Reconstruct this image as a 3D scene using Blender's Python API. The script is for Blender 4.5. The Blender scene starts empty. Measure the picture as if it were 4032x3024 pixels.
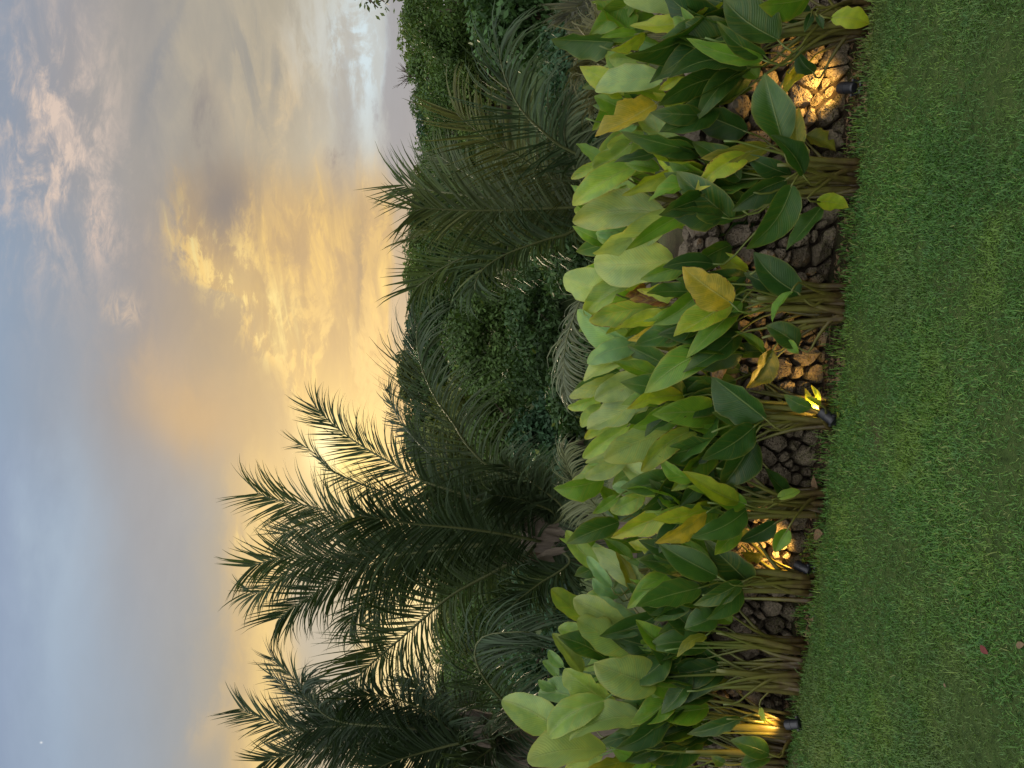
import bpy, math, random
import numpy as np
from mathutils import Vector, noise as mnoise

# ------------------------------------------------------------------ camera
S = bpy.context.scene
CAM_H = 1.6
F = 3030.0                     # focal length in photograph pixels (4032 long side)
cam = bpy.data.cameras.new('camera'); camo = bpy.data.objects.new('camera', cam)
S.collection.objects.link(camo); S.camera = camo
cam.sensor_fit = 'HORIZONTAL'; cam.sensor_width = 36.0; cam.lens = 36.0*F/4032
cam.clip_start = 0.05; cam.clip_end = 3000
# the phone was held upright but the picture is stored sideways: world up points to picture left
from mathutils import Matrix
camo.matrix_world = Matrix(((0, 1, 0, 0), (0, 0, -1, 0), (-1, 0, 0, CAM_H), (0, 0, 0, 1)))

# ------------------------------------------------------------------ view
vs = S.view_settings
vs.view_transform = 'Standard'; vs.look = 'None'; vs.gamma = 1; vs.exposure = 0.0
S.render.film_transparent = False
S.cycles.max_bounces = 5; S.cycles.diffuse_bounces = 3; S.cycles.glossy_bounces = 2
S.cycles.transmission_bounces = 4; S.cycles.use_denoising = True

# ------------------------------------------------------------------ sky
SUN_AZ, SUN_EL = math.radians(-4.5), math.radians(12)
w = bpy.data.worlds.new('World'); S.world = w; w.use_nodes = True
nt = w.node_tree; nt.nodes.clear()

def lin(c):
    return tuple(((x/255)/12.92 if x/255 <= .04045 else ((x/255+.055)/1.055)**2.4) for x in c)

class NB:
    """a few shorthands for building node trees"""
    def __init__(s, nt): s.nt = nt
    def n(s, t, **kw):
        nd = s.nt.nodes.new(t)
        for k, v in kw.items(): setattr(nd, k, v)
        return nd
    def put(s, sock, v):
        if isinstance(v, bpy.types.NodeSocket): s.nt.links.new(v, sock)
        elif v is not None: sock.default_value = v
    def m(s, op, a, b=None, c=None, clamp=False):
        nd = s.n('ShaderNodeMath', operation=op); nd.use_clamp = clamp
        s.put(nd.inputs[0], a)
        if b is not None: s.put(nd.inputs[1], b)
        if c is not None: s.put(nd.inputs[2], c)
        return nd.outputs[0]
    def sm(s, v, lo, hi, a=0.0, b=1.0):
        nd = s.n('ShaderNodeMapRange', interpolation_type='SMOOTHSTEP')
        s.put(nd.inputs['Value'], v); s.put(nd.inputs['From Min'], lo); s.put(nd.inputs['From Max'], hi)
        s.put(nd.inputs['To Min'], a); s.put(nd.inputs['To Max'], b)
        return nd.outputs[0]
    def mix(s, f, a, b, mode='MIX'):
        nd = s.n('ShaderNodeMix', data_type='RGBA', blend_type=mode)
        for sock, v in ((nd.inputs[0], f), (nd.inputs[6], a), (nd.inputs[7], b)):
            if isinstance(v, tuple) and len(v) == 3: v = v+(1,)
            s.put(sock, v)
        return nd.outputs[2]
    def noise(s, vec, scale, detail=4, rough=.55, dist=0.0, dim='3D'):
        nd = s.n('ShaderNodeTexNoise', noise_dimensions=dim)
        if vec is not None: s.put(nd.inputs['Vector'], vec)
        nd.inputs['Scale'].default_value = scale; nd.inputs['Detail'].default_value = detail
        nd.inputs['Roughness'].default_value = rough; nd.inputs['Distortion'].default_value = dist
        return nd.outputs['Fac']
    def ramp(s, f, stops):
        nd = s.n('ShaderNodeValToRGB'); cr = nd.color_ramp
        while len(cr.elements) > 1: cr.elements.remove(cr.elements[-1])
        cr.elements[0].position = stops[0][0]; cr.elements[0].color = stops[0][1]+(1,)
        for p, c in stops[1:]:
            e = cr.elements.new(p); e.color = c+(1,)
        s.put(nd.inputs[0], f); return nd.outputs[0]
    def xyz(s, a, b, c):
        nd = s.n('ShaderNodeCombineXYZ')
        s.put(nd.inputs[0], a); s.put(nd.inputs[1], b); s.put(nd.inputs[2], c); return nd.outputs[0]

B = NB(nt)
tc = B.n('ShaderNodeTexCoord'); sep = B.n('ShaderNodeSeparateXYZ'); nt.links.new(tc.outputs['Generated'], sep.inputs[0])
dx, dy, dz = sep.outputs
fy = B.m('MAXIMUM', B.m('ABSOLUTE', dy), 0.22)
su = B.m('DIVIDE', dx, fy); sv = B.m('DIVIDE', B.m('MAXIMUM', dz, 0.0), fy)
# sky coordinates: R runs down from 33 degrees of height (0) to the horizon (1106), L runs from right to left
R0 = B.m('DIVIDE', B.m('SUBTRACT', .6653, sv), .0006016); L0 = B.m('DIVIDE', B.m('SUBTRACT', .499, su), .0006016)
plane = B.m('ADD', B.m('MAXIMUM', dz, 0.0), .13)           # a flat cloud deck seen in perspective
cp = B.xyz(B.m('DIVIDE', dx, plane), B.m('DIVIDE', dy, plane), 0.0)
nA = B.noise(cp, 2.3, 5, .55); nB = B.noise(cp, 5.5, 6, .6, .3)
fl = B.xyz(B.m('MULTIPLY', su, 1.0), B.m('MULTIPLY', sv, 2.2), 3.7)
nC = B.noise(fl, 3.0, 5, .55); nD = B.noise(fl, 9.0, 9, .66, .5); nE = B.noise(fl, 26.0, 7, .68, .7)
big = B.noise(fl, 1.6, 3, .5)
cen = lambda n, k: B.m('MULTIPLY', B.m('SUBTRACT', n, .5), k)
R = B.m('ADD', B.m('ADD', R0, cen(nC, 90)), B.m('ADD', cen(nD, 70), cen(nE, 30)))
Lc = B.m('ADD', B.m('ADD', L0, cen(big, 160)), B.m('ADD', cen(nD, 110), cen(nE, 40)))
st = B.noise(B.xyz(B.m('MULTIPLY', su, 5.0), B.m('ADD', B.m('MULTIPLY', sv, 26.0), B.m('MULTIPLY', su, -4.0)), 1.3), 1.0, 6, .62, .7)
st2 = B.noise(B.xyz(B.m('MULTIPLY', su, 9.0), B.m('ADD', B.m('MULTIPLY', sv, 60.0), B.m('MULTIPLY', su, -9.0)), 4.1), 1.0, 5, .6, .8)
def blob(cr, cl, rr, rl, tilt=0.0, power=1.0, RR=None, LL=None):
    RR = RR or R; LL = LL or Lc
    a = B.m('SUBTRACT', RR, cr); b = B.m('SUBTRACT', LL, cl)
    if tilt:
        a = B.m('SUBTRACT', a, B.m('MULTIPLY', b, tilt))
    a = B.m('DIVIDE', a, rr); b = B.m('DIVIDE', b, rl)
    r2 = B.m('ADD', B.m('MULTIPLY', a, a), B.m('MULTIPLY', b, b))
    e = B.m('EXPONENT', B.m('MULTIPLY', r2, -1.0))
    return e if power == 1.0 else B.m('MULTIPLY', e, power)
stop = lambda *l: [(p/1000, lin(c)) for p, c in l]
rr_ = B.m('DIVIDE', R, 1000, clamp=True)
skyR = B.ramp(rr_, stop((0, (148, 158, 174)), (140, (163, 160, 162)), (270, (168, 162, 156)), (330, (160, 156, 152)), (420, (174, 166, 152)),
                        (600, (180, 170, 150)), (700, (196, 190, 174)), (790, (204, 210, 208)), (835, (178, 176, 174)), (860, (164, 164, 170)), (1000, (180, 172, 160))))
skyM = B.ramp(rr_, stop((0, (146, 163, 184)), (180, (156, 160, 168)), (300, (164, 155, 149)), (420, (180, 160, 134)), (560, (196, 168, 124)),
                        (700, (212, 178, 120)), (850, (214, 188, 142)), (1000, (220, 196, 150))))
skyL = B.ramp(rr_, stop((0, (148, 165, 190)), (130, (158, 175, 195)), (280, (158, 167, 178)), (400, (163, 163, 162)), (480, (178, 166, 146)), (525, (208, 180, 132)),
                        (570, (244, 208, 134)), (605, (240, 206, 138)), (650, (206, 186, 150)), (740, (198, 184, 158)), (800, (238, 206, 142)), (900, (250, 224, 165))))
col = B.mix(B.sm(Lc, 260, 560), skyR, skyM)
col = B.mix(B.sm(Lc, 850, 1120), col, skyL)
def paint(mask, rgb, amt=1.0):
    global col
    mk = B.m('MULTIPLY', mask, amt, clamp=True) if amt != 1.0 else B.m('MINIMUM', mask, 1.0)
    col = B.mix(mk, col, lin(rgb))
mul = lambda a, b: B.m('MULTIPLY', a, b)
wisp = B.sm(nD, .44, .62); wisp2 = B.sm(nB, .42, .62); fine = B.sm(nE, .36, .66); strk = B.sm(st, .42, .62); strk2 = B.sm(st2, .42, .64)
# high, cool clouds
paint(mul(blob(120, 320, 130, 230), mul(B.sm(nD, .41, .60), B.m('ADD', .35, mul(fine, .65)))), (224, 202, 186), 1.5)
paint(mul(blob(215, 480, 45, 80), mul(wisp, fine)), (226, 200, 182), 1.4)
paint(mul(blob(268, 670, 30, 34, LL=L0), fine), (222, 196, 170), 1.0)
paint(mul(blob(100, 1180, 120, 260), B.sm(nC, .42, .62)), (170, 188, 206), .8)
paint(blob(330, 1080, 100, 260), (160, 159, 162), .75)
paint(blob(330, 800, 60, 90), (206, 176, 138), .5)
paint(blob(420, 880, 90, 90, .5), (212, 176, 126), .75)
paint(blob(600, 930, 45, 90), (178, 158, 128), .5)
# grey streaky veil on the right
paint(mul(blob(480, 150, 150, 200), B.sm(nB, .38, .64)), (192, 179, 156), .7)
paint(mul(blob(600, 250, 110, 150), B.m('ADD', .3, mul(B.sm(nD, .42, .60), .7))), (222, 196, 154), .75)
paint(mul(blob(560, 100, 90, 160), B.sm(st, .56, .40)), (150, 148, 144), .7)
paint(blob(340, 130, 16, 130, -.45), (146, 147, 150), .7)
paint(blob(330, 60, 40, 60), (164, 158, 152), .6)
# the big sunlit cloud: a ragged upper rim that steps down towards the sun
rim = B.n('ShaderNodeFloatCurve'); cv = rim.mapping.curves[0]
for a, b_ in ((.20, .36), (.28, .385), (.36, .40), (.41, .44), (.43, .53), (.50, .56), (.535, .62), (.62, .68), (.72, .80)): cv.points.new(a, b_)
cv.points[0].location = (0, .40); cv.points[-1].location = (1, .95); rim.mapping.update()
nt.links.new(B.m('DIVIDE', B.m('ADD', L0, cen(nD, 60)), 1500, clamp=True), rim.inputs['Value'])
dr = B.m('SUBTRACT', B.m('ADD', B.m('ADD', R0, cen(nD, 90)), B.m('ADD', cen(nE, 50), cen(st, 40))), mul(rim.outputs[0], 1000))
body = mul(B.sm(dr, -22, 26), mul(B.sm(Lc, 300, 520), B.sm(L0, 1130, 980)))
paint(body, (212, 176, 116), .9)
paint(mul(body, strk), (234, 194, 126), .7)
paint(mul(body, mul(strk2, mul(strk, B.sm(nD, .46, .58)))), (255, 212, 122), .9)
paint(mul(body, B.sm(nD, .52, .38)), (190, 160, 120), .5)
rimglow = mul(B.m('EXPONENT', mul(B.m('POWER', B.m('DIVIDE', B.m('SUBTRACT', dr, 42), 52), 2.0), -1.0)), mul(B.sm(L0, 380, 540), B.sm(L0, 1100, 950)))
frag = B.sm(B.m('ADD', mul(nD, .6), mul(nE, .4)), .47, .56)
paint(mul(rimglow, B.m('ADD', .15, mul(frag, .95))), (255, 213, 128), 1.0)
paint(mul(rimglow, mul(frag, strk2)), (255, 236, 160), .9)
paint(mul(body, mul(frag, B.sm(L0, 560, 760))), (252, 214, 140), .6)
paint(mul(body, mul(B.sm(frag, 1.0, 0.0), B.sm(nC, .58, .42))), (184, 154, 120), .4)
paint(mul(blob(498, 585, 52, 70), B.m('ADD', .25, mul(frag, .9))), (255, 222, 142), 1.0)
paint(mul(blob(603, 700, 34, 84), B.m('ADD', .25, mul(strk2, .9))), (255, 226, 146), 1.0)
paint(mul(blob(715, 850, 55, 120), B.m('ADD', .3, mul(strk, .8))), (255, 220, 130), .9)
paint(mul(blob(660, 760, 30, 100), frag), (250, 208, 124), .8)
# shadow in its belly and bars of darker cloud below
paint(blob(470, 410, 78, 100), (142, 132, 126), .95)
paint(mul(blob(445, 270, 36, 120), B.m('ADD', .4, wisp)), (150, 142, 136), .75)
paint(mul(blob(785, 110, 62, 130), B.m('ADD', .25, mul(B.sm(B.m('ADD', mul(nD, .7), mul(nE, .3)), .44, .54), .85))), (214, 230, 236), 1.15)
paint(mul(blob(740, 120, 60, 160), B.sm(B.m('ADD', mul(nD, .6), mul(nB, .4)), .54, .45)), (178, 170, 160), .7)
paint(mul(blob(690, 90, 60, 140), strk), (208, 208, 200), .8)
paint(mul(blob(742, 290, 26, 120, -.05), B.m('ADD', .5, wisp)), (148, 138, 136), .85)
paint(blob(772, 600, 9, 170, .02), (172, 148, 118), .75)
paint(blob(828, 640, 10, 36, 0, RR=R0), (255, 216, 130), .9)
bank = B.m('ADD', R0, B.m('ADD', cen(nD, 70), cen(nC, 60)))
bank2 = B.m('ADD', R0, B.m('ADD', cen(nD, 120), B.m('ADD', cen(nC, 120), cen(nE, 40))))
paint(mul(B.sm(bank2, 808, 842), B.sm(L0, 460, 330)), (163, 161, 165), .9)
paint(mul(B.sm(bank, 838, 856), mul(B.sm(L0, 330, 460), B.sm(L0, 860, 700))), (190, 172, 152), .75)
paint(blob(685, 1340, 60, 120), (186, 180, 168), .8)
paint(mul(blob(620, 1430, 26, 90), fine), (240, 204, 140), .6)
paint(blob(470, 1560, 40, 60, -.6), (214, 186, 140), .5)
paint(mul(blob(535, 1170, 14, 30, LL=L0), fine), (255, 220, 140), .9)
paint(blob(89, 1604, 2.6, 2.2, RR=R0, LL=L0), (232, 236, 240), 1.0)
# the glow round the hidden sun
glow = blob(750, 985, 80, 95, RR=R0, LL=L0); core = blob(712, 970, 42, 60)
glow2 = blob(865, 1330, 48, 190, RR=R0, LL=L0); halo = blob(720, 1000, 150, 240, RR=R0, LL=L0)
col = B.mix(B.m('MULTIPLY', halo, .45), col, lin((250, 208, 132)))
col = B.mix(B.m('MULTIPLY', glow, .9), col, tuple(v*1.1 for v in lin((255, 224, 128))))
col = B.mix(B.m('MULTIPLY', core, .9, clamp=True), col, tuple(v*1.25 for v in lin((255, 238, 180))))
col = B.mix(B.m('MULTIPLY', glow2, .95), col, tuple(v*1.15 for v in lin((255, 228, 160))))
# pale pink sky behind and overhead, out of view, brightened to light the foreground
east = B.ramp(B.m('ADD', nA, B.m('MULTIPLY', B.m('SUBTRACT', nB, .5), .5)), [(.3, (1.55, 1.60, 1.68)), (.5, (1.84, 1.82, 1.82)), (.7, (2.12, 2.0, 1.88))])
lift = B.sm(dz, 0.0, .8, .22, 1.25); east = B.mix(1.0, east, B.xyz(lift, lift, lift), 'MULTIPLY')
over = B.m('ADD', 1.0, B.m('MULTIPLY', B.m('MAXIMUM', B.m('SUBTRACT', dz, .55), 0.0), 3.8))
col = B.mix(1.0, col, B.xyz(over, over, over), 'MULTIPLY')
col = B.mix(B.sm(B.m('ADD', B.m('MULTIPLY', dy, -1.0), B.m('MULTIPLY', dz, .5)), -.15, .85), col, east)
# fine relief of the cloud cover everywhere
rel = B.m('ADD', .87, B.m('ADD', B.m('MULTIPLY', nD, .12), B.m('MULTIPLY', nB, .10)))
col = B.mix(1.0, col, B.xyz(rel, rel, rel), 'MULTIPLY')
sky = B.n('ShaderNodeTexSky', sky_type='NISHITA'); sky.sun_disc = False
sky.sun_elevation = SUN_EL; sky.sun_rotation = SUN_AZ; sky.air_density = 1.2; sky.dust_density = 2.0
nis = B.mix(1.0, sky.outputs[0], (.8, .8, .8), 'MULTIPLY')
SKY = 0.1
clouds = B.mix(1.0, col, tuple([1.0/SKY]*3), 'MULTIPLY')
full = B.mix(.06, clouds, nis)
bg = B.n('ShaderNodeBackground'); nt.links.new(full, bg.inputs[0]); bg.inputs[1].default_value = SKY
wo = B.n('ShaderNodeOutputWorld'); nt.links.new(bg.outputs[0], wo.inputs[0])
w.cycles.sampling_method = 'MANUAL'; w.cycles.sample_map_resolution = 1024

# ------------------------------------------------------------------ sun, veiled by cloud
sl = bpy.data.lights.new('sun', 'SUN'); sl.energy = 3.6; sl.angle = math.radians(14); sl.color = (1.0, .80, .52)
so = bpy.data.objects.new('sun', sl); S.collection.objects.link(so)
sd = Vector((math.sin(SUN_AZ)*math.cos(SUN_EL), math.cos(SUN_AZ)*math.cos(SUN_EL), math.sin(SUN_EL)))
so.rotation_euler = sd.to_track_quat('Z', 'Y').to_euler()

# ------------------------------------------------------------------ helpers
rnd = random.Random(7)
COL = S.collection
def P(x, y, d):
    """the point seen at photograph pixel (x, y), d metres into the place"""
    return Vector(((1512.0-y)/F*d, d, CAM_H-(x-2016.0)/F*d))
def mesh_obj(name, verts, faces, mat, parent=None, smooth=True, uv=None, attr=None, loc=None):
    me = bpy.data.meshes.new(name)
    me.from_pydata([tuple(v) for v in verts], [], faces)
    if smooth: me.polygons.foreach_set('use_smooth', [True]*len(me.polygons))
    if uv is not None:
        ul = me.uv_layers.new(name='UVMap')
        vi = np.empty(len(me.loops), 'i'); me.loops.foreach_get('vertex_index', vi)
        ul.data.foreach_set('uv', np.asarray(uv, 'f')[vi].ravel())
    if attr is not None:
        a = me.attributes.new('tint', 'FLOAT', 'POINT'); a.data.foreach_set('value', np.asarray(attr, 'f'))
    me.materials.append(mat)
    o = bpy.data.objects.new(name, me); COL.objects.link(o)
    if parent is not None: o.parent = parent
    if loc is not None: o.location = loc
    return o
def big_mesh(name, V, Fa, mat, parent=None, attr=None, smooth=False):
    """V: n x 3, Fa: m x k faces of one size"""
    me = bpy.data.meshes.new(name); n, (m, k) = len(V), Fa.shape
    me.vertices.add(n); me.vertices.foreach_set('co', np.asarray(V, 'f').ravel())
    me.loops.add(m*k); me.loops.foreach_set('vertex_index', Fa.astype('i').ravel())
    me.polygons.add(m); me.polygons.foreach_set('loop_start', np.arange(0, m*k, k, dtype='i'))
    try: me.polygons.foreach_set('loop_total', np.full(m, k, 'i'))
    except Exception: pass
    if smooth: me.polygons.foreach_set('use_smooth', np.ones(m, bool))
    if attr is not None:
        a = me.attributes.new('tint', 'FLOAT', 'POINT'); a.data.foreach_set('value', np.asarray(attr, 'f'))
    me.update(); me.validate(); me.materials.append(mat)
    o = bpy.data.objects.new(name, me); COL.objects.link(o)
    if parent is not None: o.parent = parent
    return o
def empty(name, loc=(0, 0, 0)):
    o = bpy.data.objects.new(name, None); COL.objects.link(o); o.location = loc; o.empty_display_size = .1
    return o
def tag(o, label=None, cat=None, group=None, kind=None):
    if label: o['label'] = label
    if cat: o['category'] = cat
    if group: o['group'] = group
    if kind: o['kind'] = kind
    return o
def rel(o, root):
    """parent o to root, keeping o where it stands"""
    o.parent = root; o.matrix_parent_inverse = Matrix.Translation(-Vector(root.location)); return o
def spline(pts, n):
    pts = [Vector(p) for p in pts]
    q = [pts[0]*2-pts[1]]+pts+[pts[-1]*2-pts[-2]]
    ln = [0]
    for a, b in zip(pts, pts[1:]): ln.append(ln[-1]+max((b-a).length, 1e-6))
    out = []
    for i in range(n):
        s = ln[-1]*i/(n-1); k = 0
        while k < len(pts)-2 and ln[k+1] < s: k += 1
        t = (s-ln[k])/(ln[k+1]-ln[k]); p0, p1, p2, p3 = q[k:k+4]
        out.append(.5*((2*p1)+(p2-p0)*t+(2*p0-5*p1+4*p2-p3)*t*t+(3*p1-p0-3*p2+p3)*t**3))
    return out
def tube(pts, radii, sides=6, flat=1.0, up=Vector((0, -1, .2))):
    V, Fa = [], []
    n = len(pts)
    for i, p in enumerate(pts):
        t = (pts[min(i+1, n-1)]-pts[max(i-1, 0)])
        t = t.normalized() if t.length > 1e-9 else Vector((0, 0, 1))
        a = t.cross(up)
        a = a.normalized() if a.length > 1e-6 else t.orthogonal().normalized()
        b = a.cross(t)
        for k in range(sides):
            an = 2*math.pi*k/sides
            V.append(p+a*math.cos(an)*radii[i]+b*math.sin(an)*radii[i]*flat)
    for i in range(n-1):
        for k in range(sides):
            k2 = (k+1) % sides
            Fa.append((i*sides+k, i*sides+k2, (i+1)*sides+k2, (i+1)*sides+k))
    Fa.append(tuple(range(sides-1, -1, -1))); Fa.append(tuple(range((n-1)*sides, n*sides)))
    return V, Fa
class Acc:
    def __init__(s): s.V, s.F, s.A = [], [], []
    def add(s, V, Fa, a=0.0):
        o = len(s.V); s.V += [Vector(v) for v in V]; s.F += [tuple(i+o for i in f) for f in Fa]; s.A += [a]*len(V)
    def obj(s, name, mat, parent=None, smooth=True): return mesh_obj(name, s.V, s.F, mat, parent, smooth, attr=s.A)

# ------------------------------------------------------------------ materials
def material(name):
    m = bpy.data.materials.new(name); m.use_nodes = True; m.node_tree.nodes.clear()
    b = NB(m.node_tree); out = b.n('ShaderNodeOutputMaterial'); return m, b, out
def pbsdf(b, color, rough=.6, spec=.4, normal=None):
    p = b.n('ShaderNodeBsdfPrincipled'); c = color
    if isinstance(c, tuple) and len(c) == 3: c = c+(1,)
    b.put(p.inputs['Base Color'], c); b.put(p.inputs['Roughness'], rough); b.put(p.inputs['Specular IOR Level'], spec)
    if normal is not None: b.put(p.inputs['Normal'], normal)
    return p
def bump(b, h, strength=.4, dist=.01):
    nd = b.n('ShaderNodeBump'); b.put(nd.inputs['Height'], h)
    nd.inputs['Strength'].default_value = strength; nd.inputs['Distance'].default_value = dist
    return nd.outputs[0]
def thin(b, out, p, tcol, f):
    """a thin leaf: the surface plus light that comes through it"""
    t = b.n('ShaderNodeBsdfTranslucent'); b.put(t.inputs[0], tcol)
    mx = b.n('ShaderNodeMixShader'); b.put(mx.inputs[0], f)
    b.nt.links.new(p.outputs[0], mx.inputs[1]); b.nt.links.new(t.outputs[0], mx.inputs[2]); b.nt.links.new(mx.outputs[0], out.inputs[0])
def mat_leaf():
    m, b, out = material('big_leaf')
    oi = b.n('ShaderNodeObjectInfo'); tc = b.n('ShaderNodeTexCoord'); uv = b.n('ShaderNodeUVMap')
    sp = b.n('ShaderNodeSeparateXYZ'); b.nt.links.new(uv.outputs[0], sp.inputs[0])
    c = b.m('SUBTRACT', b.m('MULTIPLY', sp.outputs[0], 2), 1); ac = b.m('ABSOLUTE', c); t = sp.outputs[1]
    seed = b.m('MULTIPLY', oi.outputs['Random'], 37.0)
    vec = b.xyz(b.m('MULTIPLY', sp.outputs[0], .45), t, seed)
    n1 = b.noise(vec, 4.0, 4, .6); n2 = b.noise(vec, 14.0, 4, .6)
    vein = b.m('ADD', b.m('MULTIPLY', t, 66), b.m('MULTIPLY', ac, -17))
    vein = b.m('ADD', vein, b.m('MULTIPLY', n1, 3))
    vs_ = b.m('ADD', .5, b.m('MULTIPLY', b.m('SINE', b.m('MULTIPLY', vein, 2.6)), .5))
    base = oi.outputs['Color']; age = oi.outputs['Alpha']
    v = b.m('ADD', .62, b.m('ADD', b.m('MULTIPLY', n1, .66), b.m('MULTIPLY', vs_, .14)))
    col = b.mix(1.0, base, b.xyz(v, v, b.m('MULTIPLY', v, .95)), 'MULTIPLY')
    streak = b.noise(b.xyz(b.m('MULTIPLY', vein, .12), seed, 0.0), 3.0, 2, .5)
    edge = b.sm(b.m('ADD', ac, b.m('MULTIPLY', b.m('SUBTRACT', n1, .5), .5)), .80, 1.02)
    tip = b.sm(b.m('ADD', t, b.m('MULTIPLY', b.m('SUBTRACT', n1, .5), .4)), .72, 1.0)
    ye = b.m('MULTIPLY', b.m('MAXIMUM', b.m('MAXIMUM', edge, b.m('MULTIPLY', tip, .8)), b.m('MULTIPLY', b.sm(streak, .5, .7), .75)), age, clamp=True)
    half = b.m('MULTIPLY', b.m('MULTIPLY', b.sm(n1, .45, .6), .5), b.m('ADD', .25, age), clamp=True)
    col = b.mix(half, col, b.mix(1.0, col, (1.6, 1.25, .8), 'MULTIPLY'))
    col = b.mix(ye, col, (.40, .31, .03))
    spots = b.m('MULTIPLY', b.sm(b.noise(vec, 46, 2, .5), .70, .76), b.sm(n1, .5, .62)); col = b.mix(b.m('MULTIPLY', spots, .7), col, (.10, .06, .02))
    thinline = b.m('MULTIPLY', b.sm(ac, .94, .985), .55)
    col = b.mix(thinline, col, b.mix(.5, col, (.30, .30, .06)))
    br = b.m('MULTIPLY', b.sm(b.m('ADD', b.m('ADD', b.m('MULTIPLY', edge, .26), b.m('MULTIPLY', tip, .12)), n2), .74, .80), b.sm(age, .25, .6))
    col = b.mix(br, col, (.13, .055, .022))
    mid = b.m('SUBTRACT', 1.0, b.sm(ac, .012, .05)); mid = b.m('MULTIPLY', mid, b.m('SUBTRACT', 1.0, b.m('MULTIPLY', t, .6)))
    col = b.mix(b.m('MULTIPLY', mid, .8), col, b.mix(.6, col, (.34, .40, .14)))
    h = b.m('ADD', b.m('MULTIPLY', vs_, .3), b.m('ADD', b.m('MULTIPLY', n2, .5), b.m('MULTIPLY', mid, 1.6)))
    p = pbsdf(b, col, b.m('ADD', .26, b.m('MULTIPLY', n2, .22)), .45, bump(b, h, .45, .005))
    tr = b.mix(1.0, col, (1.3, 1.22, .45), 'MULTIPLY')
    thin(b, out, p, tr, .34); return m
def mat_stem():
    m, b, out = material('leaf_stalk')
    uv = b.n('ShaderNodeAttribute', attribute_name='tint'); tc = b.n('ShaderNodeTexCoord'); oi = b.n('ShaderNodeObjectInfo')
    n1 = b.noise(tc.outputs['Object'], 22, 4, .6)
    mp = b.n('ShaderNodeMapping'); b.nt.links.new(tc.outputs['Object'], mp.inputs[0]); mp.inputs['Scale'].default_value = (90, 90, 3)
    n2 = b.noise(mp.outputs[0], 1.0, 3, .5)
    f = b.m('ADD', uv.outputs['Fac'], b.m('MULTIPLY', b.m('SUBTRACT', n1, .5), .35))
    col = b.ramp(f, [(0, (.03, .018, .008)), (.08, (.055, .038, .011)), (.25, (.100, .098, .016)), (.6, (.078, .115, .015)), (1, (.07, .150, .02))])
    v = b.m('ADD', .6, b.m('MULTIPLY', n2, .8)); col = b.mix(1.0, col, b.xyz(v, v, v), 'MULTIPLY')
    p = pbsdf(b, col, .45, .4, bump(b, n2, .5, .004)); b.nt.links.new(p.outputs[0], out.inputs[0]); return m
def mat_foliage(name, rough=.55, tr=.25, yel=(.16, .17, .03)):
    m, b, out = material(name)
    oi = b.n('ShaderNodeObjectInfo'); at = b.n('ShaderNodeAttribute', attribute_name='tint')
    f = at.outputs['Fac']; v = b.m('ADD', .55, b.m('MULTIPLY', f, .9))
    col = b.mix(1.0, oi.outputs['Color'], b.xyz(v, v, v), 'MULTIPLY')
    col = b.mix(b.sm(f, .86, 1.0, 0, .6), col, yel)
    p = pbsdf(b, col, rough, .16 if 'tree' in name else .22); thin(b, out, p, b.mix(1.0, col, (1.2, 1.2, .6), 'MULTIPLY'), tr); return m
def mat_grass():
    m, b, out = material('grass_blade')
    at = b.n('ShaderNodeAttribute', attribute_name='tint'); g = b.n('ShaderNodeNewGeometry')
    f = at.outputs['Fac']
    n = b.noise(g.outputs['Position'], 2.2, 4, .6); n2 = b.noise(g.outputs['Position'], 9, 3, .6)
    col = b.ramp(f, [(0, (.036, .095, .016)), (.4, (.062, .160, .026)), (.75, (.100, .225, .038)), (.93, (.18, .28, .05)), (1, (.22, .25, .08))])
    col = b.mix(b.m('MULTIPLY', b.sm(n, .48, .66), .55), col, (.15, .235, .03))
    n4 = b.noise(g.outputs['Position'], .9, 3, .5); col = b.mix(b.m('MULTIPLY', b.sm(n4, .50, .68), .35), col, (.13, .15, .05))
    col = b.mix(b.m('MULTIPLY', b.sm(n2, .56, .70), .4), col, (.065, .18, .06))
    p = pbsdf(b, col, .5, .35); thin(b, out, p, b.mix(1.0, col, (1.2, 1.2, .5), 'MULTIPLY'), .28); return m
def mat_soil():
    m, b, out = material('soil')
    g = b.n('ShaderNodeNewGeometry'); ps = g.outputs['Position']
    n = b.noise(ps, 14, 6, .65); n2 = b.noise(ps, 70, 5, .65); n3 = b.noise(ps, 1.5, 3, .5)
    col = b.ramp(n, [(.25, (.012, .009, .006)), (.5, (.030, .022, .014)), (.75, (.065, .048, .030))])
    col = b.mix(b.m('MULTIPLY', b.sm(n3, .5, .65), .5), col, (.035, .05, .014))
    sy = b.n('ShaderNodeSeparateXYZ'); b.nt.links.new(ps, sy.inputs[0])
    cover = b.mix(n, (.018, .035, .010), (.05, .075, .022)); col = b.mix(b.sm(sy.outputs[1], 4.9, 6.0), col, cover)   # low undergrowth up the slope
    h = b.m('ADD', n, b.m('MULTIPLY', n2, .6))
    p = pbsdf(b, col, .95, .1, bump(b, h, .8, .02)); b.nt.links.new(p.outputs[0], out.inputs[0]); return m
def mat_lawn():
    m, b, out = material('lawn_thatch')
    g = b.n('ShaderNodeNewGeometry'); ps = g.outputs['Position']
    n = b.noise(ps, 30, 6, .65); n2 = b.noise(ps, 160, 4, .6); n3 = b.noise(ps, 2.0, 4, .55)
    col = b.ramp(n, [(.25, (.022, .035, .010)), (.5, (.045, .075, .018)), (.75, (.075, .095, .030))])
    col = b.mix(b.sm(n3, .62, .72, 0, .7), col, (.085, .060, .035))
    p = pbsdf(b, col, .95, .1, bump(b, b.m('ADD', n, n2), .8, .012)); b.nt.links.new(p.outputs[0], out.inputs[0]); return m
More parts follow.
